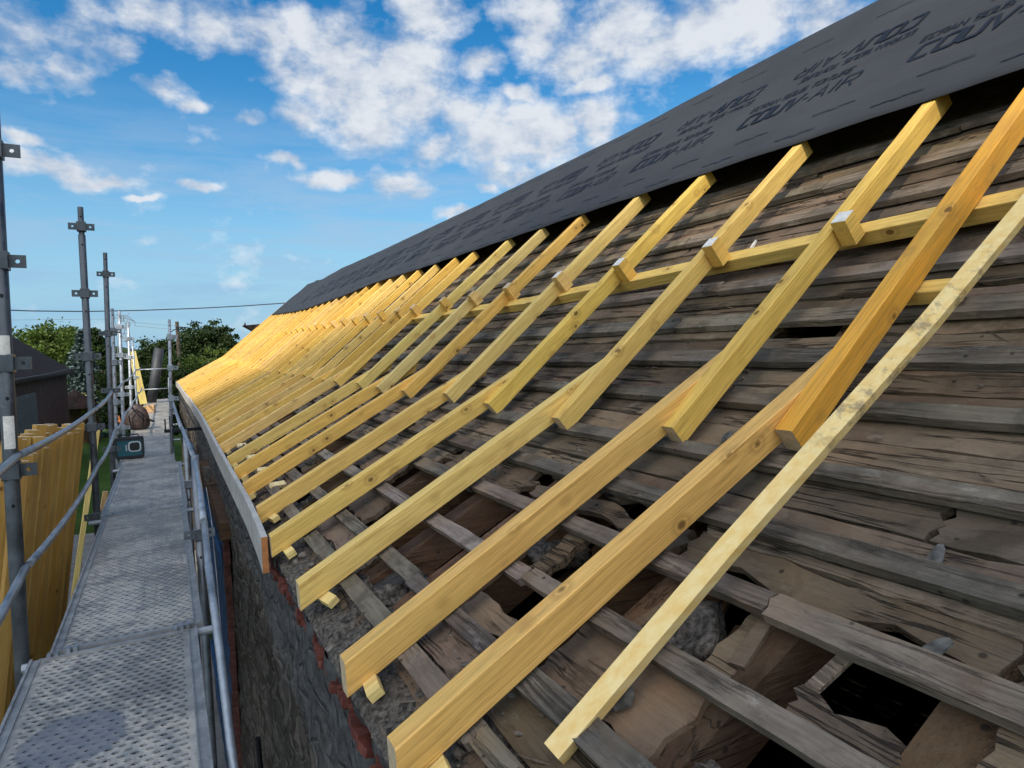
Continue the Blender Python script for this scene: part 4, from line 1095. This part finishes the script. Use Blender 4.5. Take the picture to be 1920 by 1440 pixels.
o = bar('leaning_batten', (-.70, 8.5, -.76), (-1.16, 8.5, -3.3), .05, .03, (.3, -.9, .1), WM, (.82, .64, .24)); tag(o, 'single pale yellow batten leaning right of the timber stack', 'batten')
o = bar('leaning_batten', (-.715, 9.1, -1.58), (-1.05, 9.1, -3.3), .055, .03, (.3, -.9, .1), WM, (.62, .40, .22)); tag(o, 'short brown batten end beside the third deck panel', 'batten')
# ------------------------------------------------------------------ ground
def struct(o, lab=None): o['kind'] = 'structure'; return o
def lawn_mat():
    m, n, l, b = mat('lawn_grass'); h = N(m); v = h.coord()
    a = h.noise(v, .35, 5, .6); f = h.noise(v, 14, 5, .7)
    c = h.mix(h.ramp(a, [(.35, 0), (.65, 1)]), (.055, .10, .018), (.10, .17, .03)); c = h.mix(h.ramp(f, [(.4, .6), (.55, 0)]), c, (.03, .05, .012))
    fin(h, b, c, .9, h.bump(f, .8, .05), spec=.1); return m
mb = MB()
n = 60; S = 2600
for j in range(n + 1):
    for q in range(n + 1):
        fx = (q / n * 2 - 1); fy = (j / n * 2 - 1); x = S * fx * abs(fx) ** 1.5; y = S * fy * abs(fy) ** 1.5
        mb.v.append((x, y, GZ + (0 if abs(x) < 70 and abs(y) < 90 else .5 * mn.noise(Vector((x * .01, y * .01, 0))))))
for j in range(n):
    for q in range(n): a = j * (n + 1) + q; mb.face((a, a + 1, a + n + 2, a + n + 1))
struct(mb.build('ground', lawn_mat(), smooth=True))
mb = MB(); mb.quad((-9, -12, GZ + .004), (WX, -12, GZ + .004), (WX, 21.6, GZ + .004), (-9, 23.4, GZ + .004))
struct(mb.build('yard_path', plain('pale_gravel_yard', (.30, .285, .26), .95, 0, 2.2, .22, .4)))
# hills: a rolling wooded ridge
def hill(dist, pts, name, m):
    mb = MB(); rows = 7; cols = []
    for px in range(-500, 2500, 14):
        h_ = None
        for (a, va), (b, vb) in zip(pts, pts[1:]):
            if a <= px <= b: h_ = va + (vb - va) * (px - a) / (b - a)
        if h_ is None: h_ = pts[-1][1]
        top = at(px, h_, dist); z1 = top.z + dist * .0035 * (mn.noise(Vector((px * .09, dist, 0))) + .6 * mn.noise(Vector((px * .35, dist, 0))))
        cols.append([(top.x * (1 - .35 * (1 - k / rows)), top.y * (1 - .35 * (1 - k / rows)), GZ - 1 + (z1 - GZ + 1) * math.sin(k / rows * math.pi / 2)) for k in range(rows + 1)] + [(top.x * 1.2, top.y * 1.2, GZ - 2)])
    for c in cols: mb.v += c
    W = rows + 2
    for j in range(len(cols) - 1):
        for q in range(W - 1): a = j * W + q; mb.face((a, a + W, a + W + 1, a + 1))
    return struct(mb.build(name, m, smooth=True))
def hm(name, c1, c2):
    m, n, l, b = mat(name); h = N(m); v = h.coord(); a = h.vor(v, .09); f = h.noise(v, .05, 5, .6)
    c = h.mix(h.ramp(a, [(.1, 0), (.6, 1)]), c1, tuple(q * .35 for q in c1)); c = h.mix(h.ramp(f, [(.45, 0), (.6, .6)]), c, c2)
    fin(h, b, c, .95, h.bump(a, -.8, 6), spec=.0); return m
hill(620, [(-500, 668), (20, 662), (150, 655), (200, 650), (245, 652), (270, 656), (330, 650), (360, 648), (480, 640), (2500, 660)], 'wooded_hill', hm('hill_wood', (.035, .06, .028), (.07, .10, .05)))
hill(330, [(-500, 690), (20, 676), (200, 668), (300, 668), (480, 660), (2500, 690)], 'near_hill', hm('hill_field', (.035, .06, .02), (.06, .10, .03)))

# ------------------------------------------------------------------ trees
def leaves(mb, c, size, k=0, flat=.0):
    a = U_(0, 6.283); t = math.acos(U_(-1, 1)) * (1 - flat)
    n = Vector((math.sin(t) * math.cos(a), math.sin(t) * math.sin(a), math.cos(t)))
    u = n.orthogonal().normalized(); u = (Matrix.Rotation(U_(0, 6.28), 3, n) @ u); w = n.cross(u)
    s1 = size * U_(.6, 1.25); s2 = size * U_(.45, .9); i = len(mb.v)
    mb.v += [tuple(c - u * s1), tuple(c - w * s2 + u * s1 * .1), tuple(c + u * s1), tuple(c + w * s2)]; mb.face((i, i + 1, i + 2, i + 3), k)
def crown(mb, c, rx, ry, rz, nclump, nleaf, size, seed=0):
    for k in range(nclump):
        th = math.acos(U_(-.75, 1)); ph = U_(0, 6.283); rr_ = U_(.45, 1.0) ** .7
        lump = 1 + .28 * mn.noise(Vector((math.cos(ph) * 1.6 + seed, math.sin(ph) * 1.6, th * 1.4)))
        p = Vector((c[0] + rx * rr_ * lump * math.sin(th) * math.cos(ph), c[1] + ry * rr_ * lump * math.sin(th) * math.sin(ph), c[2] + rz * rr_ * lump * math.cos(th)))
        cr = rx * U_(.13, .24)
        for q in range(nleaf):
            d = Vector((random.gauss(0, 1), random.gauss(0, 1), random.gauss(0, .75))) * cr * .55
            leaves(mb, p + d, size)
LM = {'bright': leaf_mat('bright_leaves', (.06, .10, .014), (.12, .165, .024)), 'dark': leaf_mat('dark_leaves', (.025, .045, .012), (.05, .08, .02)), 'mid': leaf_mat('mid_leaves', (.04, .066, .014), (.075, .11, .02)),
      'blue': leaf_mat('blue_needles', (.055, .085, .075), (.11, .155, .14), .1), 'yellow': leaf_mat('yellow_flowers', (.5, .42, .12), (.6, .55, .25)), 'red': leaf_mat('red_leaves', (.10, .035, .025), (.13, .05, .03))}
BARK = plain('bark', (.07, .055, .04), .95, 0, 6, .4, .8)
def tree(px, top, wpx, dist, kind, label, name='tree', group=None, bot=None, nc=130, nl=75, size=None, cat='tree'):
    base = at(px, 690, dist); base.z = GZ
    wr = wpx / FPX * dist * .5; zt = at(px, top, dist).z
    zb = at(px, bot, dist).z if bot else GZ + (zt - GZ) * .25
    zb = max(zb, GZ + .3)
    root = empty(name, base); tag(root, label, cat, group)
    c = (0, 0, (zt + zb) / 2 - GZ); rz = (zt - zb) / 2
    mb = MB(); crown(mb, c, wr, wr, rz, nc, nl, size or dist * .0021, px); mb.build('crown', LM[kind], root)
    mb = MB(); mb.tube([(0, 0, -.1), (.1, 0, c[2] * .6), (0, .1, c[2] + rz * .5)], .25 * max(.4, wr / 3), 8, r2=.05)
    for k in range(6):
        a = k * 1.05; mb.tube([(0, 0, c[2] - rz * .6 + k * rz * .15), (math.cos(a) * wr * .3, math.sin(a) * wr * .3, c[2] - rz * .2 + k * rz * .15), (math.cos(a) * wr * .6, math.sin(a) * wr * .6, c[2] + k * rz * .15)], .08, 5, r2=.02)
    mb.build('trunk', BARK, root)
    return root
tree(92, 612, 118, 62, 'bright', 'rounded bright green tree above the dark brick house', bot=715, nc=130)
tree(140, 620, 75, 78, 'mid', 'dull green tree directly behind and right of the bright round tree', bot=720)
tree(38, 640, 60, 85, 'mid', 'low green tree just right of the nearest scaffold pole', bot=700)
tree(182, 618, 40, 70, 'dark', 'dark narrow treetop behind the second outer pole', bot=720)
tree(310, 632, 88, 75, 'dark', 'dark round tree left of the tall inner pole', bot=725, nc=120)
tree(388, 606, 92, 66, 'dark', 'tall dark tree with twiggy top right of the utility pole', bot=700, nc=140)
tree(430, 620, 34, 64, 'dark', 'small dark tree crown touching the yellow rafters', bot=690, nc=50)
tree(352, 640, 50, 90, 'mid', 'pale green tree around the utility pole', bot=700, nc=60)
for (px, top, w, d, kd, lab) in [(222, 655, 60, 44, 'mid', 'green shrub behind the third outer pole'), (265, 662, 62, 40, 'mid', 'green shrub behind the yellow leaning plank'),
                                 (300, 668, 60, 46, 'bright', 'bright green shrub behind the black membrane roll'), (335, 676, 56, 38, 'mid', 'green shrub right of the tall inner pole'),
                                 (375, 655, 80, 48, 'bright', 'large bright green shrub beside the roof edge'), (418, 652, 60, 52, 'bright', 'bright shrub beneath the small dark tree at the rafters'),
                                 (245, 700, 60, 36, 'dark', 'dark shrub low behind the outer guard rails'), (345, 720, 70, 34, 'dark', 'dark shrub low beside the far end of the fascia'), (295, 715, 60, 37, 'dark', 'dark shrub low behind the far deck end'), (200, 690, 50, 50, 'mid', 'green shrub between the second and third outer poles'), (395, 700, 60, 50, 'dark', 'dark shrub under the large bright green shrub')]:
    tree(px, top, w, d, kd, lab, 'shrub', 'shrubs beyond the scaffold', nc=110, nl=75, bot=830, size=.075, cat='shrub')
tree(158, 728, 36, 47, 'yellow', 'pale yellow flowering bush beside the small shed', 'flowering_bush', nc=22, nl=22, bot=800, size=.10, cat='bush')
tree(178, 690, 26, 52, 'red', 'dark red leaved bush behind the second outer pole', 'red_bush', nc=24, nl=30, bot=780, size=.12, cat='bush')
# blue spruce with drooping tiers
def spruce(px, top, wpx, dist, lab):
    base = at(px, 690, dist); base.z = GZ; H = at(px, top, dist).z - GZ; R = wpx / FPX * dist / 2
    root = empty('blue_spruce', base); tag(root, lab, 'spruce')
    mb = MB()
    for k in range(30):
        t = k / 29; z = H * (.12 + .88 * t); r = R * (1 - t) ** .8 + .15
        nb = max(5, int(15 * (1 - t) + 4))
        for q in range(nb):
            a = 6.283 * q / nb + k * .7 + U_(-.15, .15); L = r * U_(.75, 1.12)
            for s in range(int(6 + 11 * (1 - t))):
                f = (s + 1) / (7 + 11 * (1 - t)); d = L * f
                p = Vector((math.cos(a) * d, math.sin(a) * d, z - .28 * d * f + .1 * math.sin(f * 6) - .05))
                for _ in range(3): leaves(mb, p + Vector((U_(-.13, .13), U_(-.13, .13), U_(-.06, .06))), .12, flat=.55)
    mb.build('crown', LM['blue'], root); mb = MB(); mb.tube([(0, 0, -.1), (0, 0, H)], .2, 8, r2=.02); mb.build('trunk', BARK, root)
spruce(155, 622, 118, 50, 'blue grey spruce with drooping tiers behind the brick house corner')

# ------------------------------------------------------------------ houses on the left
bh = empty('brick_house', (-4.6, 30, GZ)); tag(bh, 'dark red brick house with a brown tiled roof behind the nearest outer pole', 'house')
BI = Matrix.Translation(-Vector(bh.location))
def bk(o): o.parent = bh; o.matrix_parent_inverse = BI; return o
mb = MB(); P = [(-4.6, GZ), (-4.6, -.45), (-8.4, 2.3), (-12.2, -.45), (-12.2, GZ)]
for y in (19, 41): mb.v += [(x, y, z) for x, z in P]
mb.face((0, 1, 2, 3, 4)); mb.face((9, 8, 7, 6, 5)); mb.face((0, 5, 6, 1)); mb.face((3, 8, 9, 4))
bk(mb.build('wall', brick('dark_red_brick', (.13, .045, .032), (.09, .035, .028), (.12, .10, .085))))
def tiles_mat():
    m, n, l, b = mat('brown_roof_tiles'); h = N(m); v = h.coord(); x, y, z = h.sep(v)
    t = h.add('ShaderNodeTexBrick'); h.l.new(h.comb(y, h.math('MULTIPLY', x, 1.25), 0.0), t.inputs['Vector']); t.inputs['Scale'].default_value = 1; t.inputs['Brick Width'].default_value = .2; t.inputs['Row Height'].default_value = .22
    t.inputs['Color1'].default_value = (.055, .030, .024, 1); t.inputs['Color2'].default_value = (.03, .02, .017, 1); t.inputs['Mortar'].default_value = (.02, .015, .012, 1); t.inputs['Mortar Size'].default_value = .012
    a = h.noise(v, 1.5, 6, .7); c = h.mix(h.ramp(a, [(.5, 0), (.65, .6)]), t.outputs['Color'], (.05, .047, .04))
    fin(h, b, c, .9, h.bump(h.math('ADD', t.outputs['Fac'], h.math('MULTIPLY', a, -1)), -.8, .03), spec=.1); return m
TM = tiles_mat()
mb = MB()
for s in (0, 1):
    A = [(-4.25, -.70), (-8.4, 2.42)] if not s else [(-8.4, 2.42), (-12.55, -.70)]
    (xa, za), (xb, zb) = A; i = len(mb.v)
    for y in (18.8, 41.25):
        for (x, z) in ((xa, za), (xb, zb), (xb, zb + .09), (xa, za + .09)): mb.v.append((x, y, z))
    for q in range(4): mb.face((i + q, i + (q + 1) % 4, i + 4 + (q + 1) % 4, i + 4 + q))
    mb.face((i + 3, i + 2, i + 1, i)); mb.face((i + 4, i + 5, i + 6, i + 7))
rf = bk(mb.build('roof', TM))
mb = MB(); mb.box((-4.60, 26.3, -2.9), (-4.55, 31.2, -1.2))
for q in range(16): mb.box((-4.55, 26.35, -2.85 + q * .1), (-4.515, 31.15, -2.80 + q * .1))
bk(mb.build('louvre', plain('grey_louvre', (.12, .105, .095), .8, 0, 8, .3, .3)))
mb = MB(); mb.box((-4.60, 26.8, -4.9), (-4.53, 29.8, -3.3)); bk(mb.build('grey_door', plain('blue_grey_panel', (.20, .235, .26), .7, 0, 3, .15, .1)))
mb = MB(); mb.box((-4.62, 26.4, -3.22), (-4.2, 31.2, -3.0)); bk(mb.build('awning', plain('blue_grey_tarp', (.17, .2, .22), .7, 0, 6, .3, .6)))
mb = MB(); mb.tube([(-4.22, 22, -.56), (-4.22, 32, -.52), (-4.2, 42.8, -.38)], .018, 6); bk(mb.build('gutter_line', plain('dull_gutter', (.12, .11, .10), .7)))
pb = empty('pale_brick_building', (-3.5, 12, GZ)); tag(pb, 'sliver of a pale brick building at the left edge behind the timber stack', 'building')
mb = MB(); mb.box((-9, 6, GZ), (-3.5, 18.7, -.35)); o = mb.build('wall', brick('pale_brick', (.52, .43, .36), (.42, .33, .28), (.5, .47, .42))); o.parent = pb; o.matrix_parent_inverse = Matrix.Translation(-Vector(pb.location))
mb = MB(); P = [(-3.35, 5.8, -.40), (-3.35, 18.9, -.40), (-9.2, 18.9, -.40), (-9.2, 5.8, -.40), (-6.2, 9, .9), (-6.2, 15.5, .9)]; mb.v = P
for f in ((0, 1, 5, 4), (1, 2, 5), (2, 3, 4, 5), (3, 0, 4), (3, 2, 1, 0)): mb.face(f)
o = mb.build('roof', TM); o.parent = pb; o.matrix_parent_inverse = Matrix.Translation(-Vector(pb.location))
sh_ = at(143, 780, 46); sh_.z = GZ; shed = empty('garden_shed', sh_); tag(shed, 'small dark open shed with a pointed roof right of the brick house', 'shed')
mb = MB(); mb.v = [(-1.2, -1.2, 2.2), (1.2, -1.2, 2.2), (1.2, 1.2, 2.2), (-1.2, 1.2, 2.2), (0, 0, 3.3)]
for f in ((0, 1, 4), (1, 2, 4), (2, 3, 4), (3, 0, 4), (3, 2, 1, 0)): mb.face(f)
mb.build('roof', TM, shed)
for (x, y) in ((-1, -1), (1, -1), (1, 1), (-1, 1)):
    mb = MB(); mb.box((x - .07, y - .07, 0), (x + .07, y + .07, 2.2)); mb.build('post', M['oldraft'], shed)
mb = MB(); mb.box((-.9, .9, 0), (.9, .95, 2.1)); mb.build('back_panel', M['oldraft'], shed)
# far roof corner peeping over the rafters
q = at(478, 614, 40); fr = empty('distant_roof', q); tag(fr, 'small dark roof end with a finial peeping out left of the far rafters', 'roof end')
mb = MB(); mb.v = [(-.62, 0, .12), (1.5, 0, .30), (1.5, 0, -.35), (-.1, 0, -.2), (-.62, .8, .12), (1.5, .8, .30), (1.5, .8, -.35), (-.1, .8, -.2)]
for f in ((0, 1, 2, 3), (7, 6, 5, 4), (0, 4, 5, 1), (1, 5, 6, 2), (2, 6, 7, 3), (3, 7, 4, 0)): mb.face(f)
mb.build('roof', TM, fr); mb = MB(); mb.tube([(-.5, .4, .1), (-.46, .4, .3)], .09, 6, r2=.02); mb.build('finial', TM, fr)
mb = MB(); mb.box((.1, .1, GZ - q.z), (1.5, .7, -.2)); mb.build('wall', M['wall'], fr)
# pylon, utility pole, wires
pyl = at(232, 660, 420); pyl.z = GZ; py_ = empty('electricity_pylon', pyl); tag(py_, 'distant lattice electricity pylon behind the pale poles', 'pylon')
PM = plain('pylon_steel', (.20, .22, .24), .6, .3, 5, .1, 0)
def w2(px, py, d=420): return at(px, py, d) - pyl
mb = MB(); r = .17
body = [((221, 655), (217, 612), (214, 592)), ((245, 655), (237, 612), (232, 598)), ((221, 655), (237, 612)), ((245, 655), (217, 612)), ((217, 612), (238, 592)), ((237, 612), (244, 598)),
        ((240, 655), (233, 620), (240, 596)), ((214, 590), (238, 592), (242, 586)), ((206, 590), (214, 590)), ((206, 592), (214, 596), (238, 597), (253, 603)), ((238, 592), (253, 603)), ((214, 590), (214, 598)), ((225, 592), (225, 604)), ((228, 592), (228, 604)), ((231, 592), (231, 604)), ((244, 604), (244, 611)), ((253, 604), (253, 611)), ((220, 590), (224, 597)), ((224, 597), (230, 591)), ((230, 591), (236, 597)), ((222, 640), (243, 640)), ((219, 625), (240, 625))]
for seg in body: mb.tube([w2(*p) for p in seg], r, 5)
lw = w2(221, 655); 
for (a, b) in ((221, 216), (245, 250)): mb.tube([w2(a, 655), Vector((w2(b, 655).x, w2(b, 655).y, 0))], r, 5)
mb.build('lattice', PM, py_)
WB = plain('cable_black', (.02, .021, .024), .6, 0, 5, .1, 0); WG = plain('wire_grey', (.16, .19, .22), .6, 0, 5, .1, 0)
def wire(name, pts, r, lab, m=WB, grp=None):
    mb = MB(); P = [at(*p) for p in pts]; Q = []
    for j in range(len(P) - 1):
        for q in range(8): Q.append(P[j].lerp(P[j + 1], q / 8))
    Q.append(P[-1]); mb.tube(Q, r, 6); return tag(mb.build(name, m), lab, 'cable', grp)
wire('overhead_cable', [(-60, 579, 26), (60, 583, 26), (160, 584, 26), (260, 582, 26), (360, 578.5, 26), (450, 574, 26), (545, 567.5, 26)], .019, 'thick black overhead cable crossing the sky from the left edge to the membrane')
for a, b, d in (((245, 604), (338, 612), 415), ((253, 611), (338, 619), 415), ((206, 598), (20, 600), 430)):
    wire('power_line', [(*a, d), (*b, d)], .10, {604: 'upper thin power line right of the distant pylon', 611: 'lower thin power line right of the distant pylon', 598: 'faint power line left of the distant pylon'}[a[1]], WG, 'power lines of the pylon')
p = at(337, 690, 52); p.z = GZ; up = empty('utility_pole', p); tag(up, 'dark wooden utility pole among the trees, one cable on each side', 'utility pole')
mb = MB(); mb.tube([(0, 0, 0), (0, 0, at(337, 603, 52).z - GZ)], .15, 10, r2=.12); mb.build('post', BARK, up)
mb = MB(); mb.tube([(-.1, -.2, at(337, 614, 52).z - GZ), (.5, -.2, at(337, 614, 52).z - GZ)], .04, 6); mb.build('bracket', M['black'], up)
wire('service_cable', [(336, 614, 52), (326, 619, 50), (316, 625, 48)], .03, 'short black cable dropping left from the utility pole')
wire('service_cable', [(338, 613, 52), (350, 614, 54), (400, 622, 60)], .03, 'short black cable running right from the utility pole into the trees')
# ------------------------------------------------------------------ added cumulus out of view, shaped to shade the near half of the scaffold
sdir = Vector((-.5, -.5, .7071)).normalized(); e1 = Vector((.7071, -.7071, 0)); e2 = Vector((.5, .5, .7071))
def edge(a):
    K = [(-60, 30), (-23, 22), (-20.5, 5.2), (-10.2, 4.6), (-9.2, 6.3), (-7.3, 6.7), (-3.2, 5.2), (.7, 2.1), (4, -1), (10, -6), (40, -20)]
    for (p, vp), (q, vq) in zip(K, K[1:]):
        if a <= q: return vp + (vq - vp) * max(0, (a - p) / (q - p))
    return -20
mb = MB(); D = 190; step = 2.6; a = -34
pts_ = []
while a < 22:
    top_ = edge(a); b = top_ - 1.0
    first = True
    while b > top_ - 34:
        r_ = 1.15 if first else 2.6
        pts_.append((a + U_(-.2, .2), b, r_)); b -= 1.5 if first else 2.6; first = False
    a += 1.3
for (a, b, r_) in pts_:
    c = e1 * a + e2 * b + sdir * (D + U_(-1.5, 1.5) + (3 if r_ > 2 else 0))
    mb.blob(c, (r_ * 1.12, r_ * 1.12, r_), int(a * 7 + b * 3), 4, 6, .25)
m, n_, l_, b_ = mat('shade_cloud_white'); b_.inputs['Base Color'].default_value = (.85, .86, .88, 1); b_.inputs['Roughness'].default_value = 1
struct(mb.build('added_shade_cloud', m, smooth=True))
# ------------------------------------------------------------------ sun and sky
sun = bpy.data.objects.new('sun', bpy.data.lights.new('sun', 'SUN')); C.objects.link(sun)
sun.data.energy = 4.0; sun.data.angle = rad(.5); sun.data.color = (1, .93, .80)
sun.rotation_euler = sdir.to_track_quat('Z', 'Y').to_euler()
wd = bpy.data.worlds.new('World'); sc.world = wd; wd.use_nodes = True
class WN(N):
    def __init__(s): s.t = wd.node_tree; s.n = s.t.nodes; s.l = s.t.links
h = WN(); bg = h.n['Background']
sky = h.add('ShaderNodeTexSky', sky_type='NISHITA'); sky.sun_disc = False; sky.sun_elevation = math.asin(sdir.z); sky.sun_rotation = math.atan2(sdir.x, sdir.y)
sky.air_density = 1.25; sky.dust_density = .35; sky.ozone_density = 2.2
hs = h.add('ShaderNodeHueSaturation'); hs.inputs['Saturation'].default_value = 1.5; hs.inputs['Value'].default_value = .74; h.l.new(sky.outputs[0], hs.inputs['Color'])
gen = h.coord('Generated')
x, y, z = h.sep(gen)
zz = h.math('ADD', h.math('MAXIMUM', z, 0.0), .10)
pv = h.comb(h.math('DIVIDE', x, zz), h.math('DIVIDE', y, zz), 0.0)
n1 = h.noise(h.vadd(gen, (3.1, 1.7, .4)), 8.5, 9, .57, .1)
n2 = h.noise(h.mapv(gen, (1, 1, 1.8), (5, 2, 1)), 19, 7, .58)
n3 = h.noise(h.mapv(gen, (1.1, 1.1, 7.5), (1, 9, 2)), 4.5, 7, .6, .3)
wv = h.add('ShaderNodeTexNoise'); wv.inputs['Scale'].default_value = 11; wv.inputs['Detail'].default_value = 4; h.l.new(gen, wv.inputs['Vector'])
wsub = h.add('ShaderNodeVectorMath', operation='SUBTRACT'); h.l.new(wv.outputs['Color'], wsub.inputs[0]); wsub.inputs[1].default_value = (.5, .5, .5)
wsc = h.add('ShaderNodeVectorMath', operation='SCALE'); h.l.new(wsub.outputs[0], wsc.inputs[0]); wsc.inputs['Scale'].default_value = .075
genw = h.vadd(gen, wsc.outputs[0])
# where the clouds of the day stand: (px, py, radius px, flattening)
CL = [(50, 60, 95, 1.1), (150, 70, 110, 1.2), (225, 90, 60, 1.2), (40, 130, 70, 1.4), (130, 140, 60, 1.5), (290, 25, 90, 1.3), (300, 165, 55, 1.8), (365, 190, 34, 2.2),
      (400, 55, 90, 1.3), (480, 60, 80, 1.2), (560, 60, 90, 1.2), (540, 130, 100, 1.3), (640, 90, 120, 1.1), (660, 170, 120, 1.2), (760, 120, 110, 1.2), (780, 190, 110, 1.3), (690, 235, 110, 1.8), (860, 220, 70, 1.5), (470, 225, 50, 2.2), (560, 215, 80, 1.8),
      (800, 20, 90, 1.5), (900, 110, 50, 1.4), (1000, 30, 90, 1.2), (1090, 90, 90, 1.1), (1160, 50, 110, 1.1), (1240, 80, 80, 1.3), (1320, 40, 100, 1.2), (1420, 20, 90, 1.2), (1110, 160, 60, 2.4), (980, 185, 46, 2.0), (1560, 5, 90, 1.5), (1640, 10, 60, 1.5),
      (820, 290, 90, 2.2), (920, 270, 110, 1.6), (1020, 260, 110, 1.5), (1100, 240, 80, 1.5), (960, 320, 90, 2.6),
      (555, 307, 52, 3.6), (640, 340, 72, 3.0), (740, 338, 80, 2.6), (790, 350, 50, 2.6), (922, 352, 28, 1.7), (360, 343, 46, 4.4),
      (40, 272, 60, 4.0), (90, 312, 120, 4.6), (190, 325, 80, 5), (30, 300, 60, 4.0), (268, 364, 28, 3.2), (860, 395, 50, 4)]
cov = None
for (px, py, rp_, k) in CL:
    c = ray(px, py).normalized()
    s = h.add('ShaderNodeVectorMath', operation='SUBTRACT'); h.l.new(genw, s.inputs[0]); s.inputs[1].default_value = c
    mm = h.add('ShaderNodeVectorMath', operation='MULTIPLY'); h.l.new(s.outputs[0], mm.inputs[0]); mm.inputs[1].default_value = (1, 1, k)
    ln = h.add('ShaderNodeVectorMath', operation='LENGTH'); h.l.new(mm.outputs[0], ln.inputs[0])
    cosf = 1 / ray(px, py).length
    mr = h.add('ShaderNodeMapRange', interpolation_type='SMOOTHSTEP'); h.l.new(ln.outputs['Value'], mr.inputs['Value'])
    R0 = rp_ / FPX * cosf
    mr.inputs['From Min'].default_value = R0 * 1.35; mr.inputs['From Max'].default_value = R0 * .15; mr.inputs['To Min'].default_value = 0; mr.inputs['To Max'].default_value = 1
    cov = mr.outputs[0] if cov is None else h.math('MAXIMUM', cov, mr.outputs[0])
det = h.math('ADD', h.math('MULTIPLY', n1, .55), h.math('MULTIPLY', n2, .45))
dens = h.math('ADD', cov, h.math('MULTIPLY', h.math('SUBTRACT', det, .5), 3.7))
# elsewhere in the sky (behind the photographer) unseen clouds are added as white fill light
elsew = h.ramp(h.math('ADD', h.math('MULTIPLY', h.math('ADD', h.math('MULTIPLY', x, cF.x), h.math('MULTIPLY', y, cF.y)), -1.0), .1), [(0.0, 0), (.35, 1.1)])
elsew = h.math('MULTIPLY', elsew, h.ramp(z, [(.10, 0), (.38, 1)]))
dens = h.math('ADD', dens, elsew)
alpha = h.ramp(dens, [(.18, 0), (.55, .38), (1.15, .95)])
# thin streaks low over the horizon
low = h.math('MULTIPLY', h.ramp(z, [(.0, .3), (.10, .9), (.26, .35), (.34, 0)]), h.ramp(n3, [(.42, 0), (.60, .8)]))
shade_ = h.ramp(h.math('ADD', h.math('MULTIPLY', n2, .55), h.math('MULTIPLY', n1, .45)), [(.40, 0), (.58, 1)])
thick = h.ramp(dens, [(.7, 0), (1.5, 1)])
ccol = h.mix(h.math('MULTIPLY', shade_, h.math('SUBTRACT', 1.0, h.math('MULTIPLY', thick, .25))), (2.3, 2.75, 3.5), (4.9, 5.0, 5.1))
base = h.mix(low, hs.outputs[0], (2.6, 3.1, 3.9))
# pale haze near the horizon
hz = h.ramp(z, [(0.0, .9), (.10, .70), (.20, .30), (.36, 0)])
base = h.mix(hz, base, (1.35, 2.85, 4.3))
glow = h.math('ADD', 1.0, h.math('MULTIPLY', elsew, 1.75))  # brightens those unseen clouds to fill the near side
gc = h.add('ShaderNodeVectorMath', operation='SCALE'); h.l.new(ccol, gc.inputs[0]); h.l.new(glow, gc.inputs['Scale']); ccol = gc.outputs[0]
fin_ = h.mix(alpha, base, ccol)
h.l.new(fin_, bg.inputs['Color']); bg.inputs['Strength'].default_value = .15
sc.view_settings.view_transform = 'Standard'; sc.view_settings.look = 'None'; sc.view_settings.exposure = .3; sc.view_settings.gamma = 1
sc.cycles.max_bounces = 6
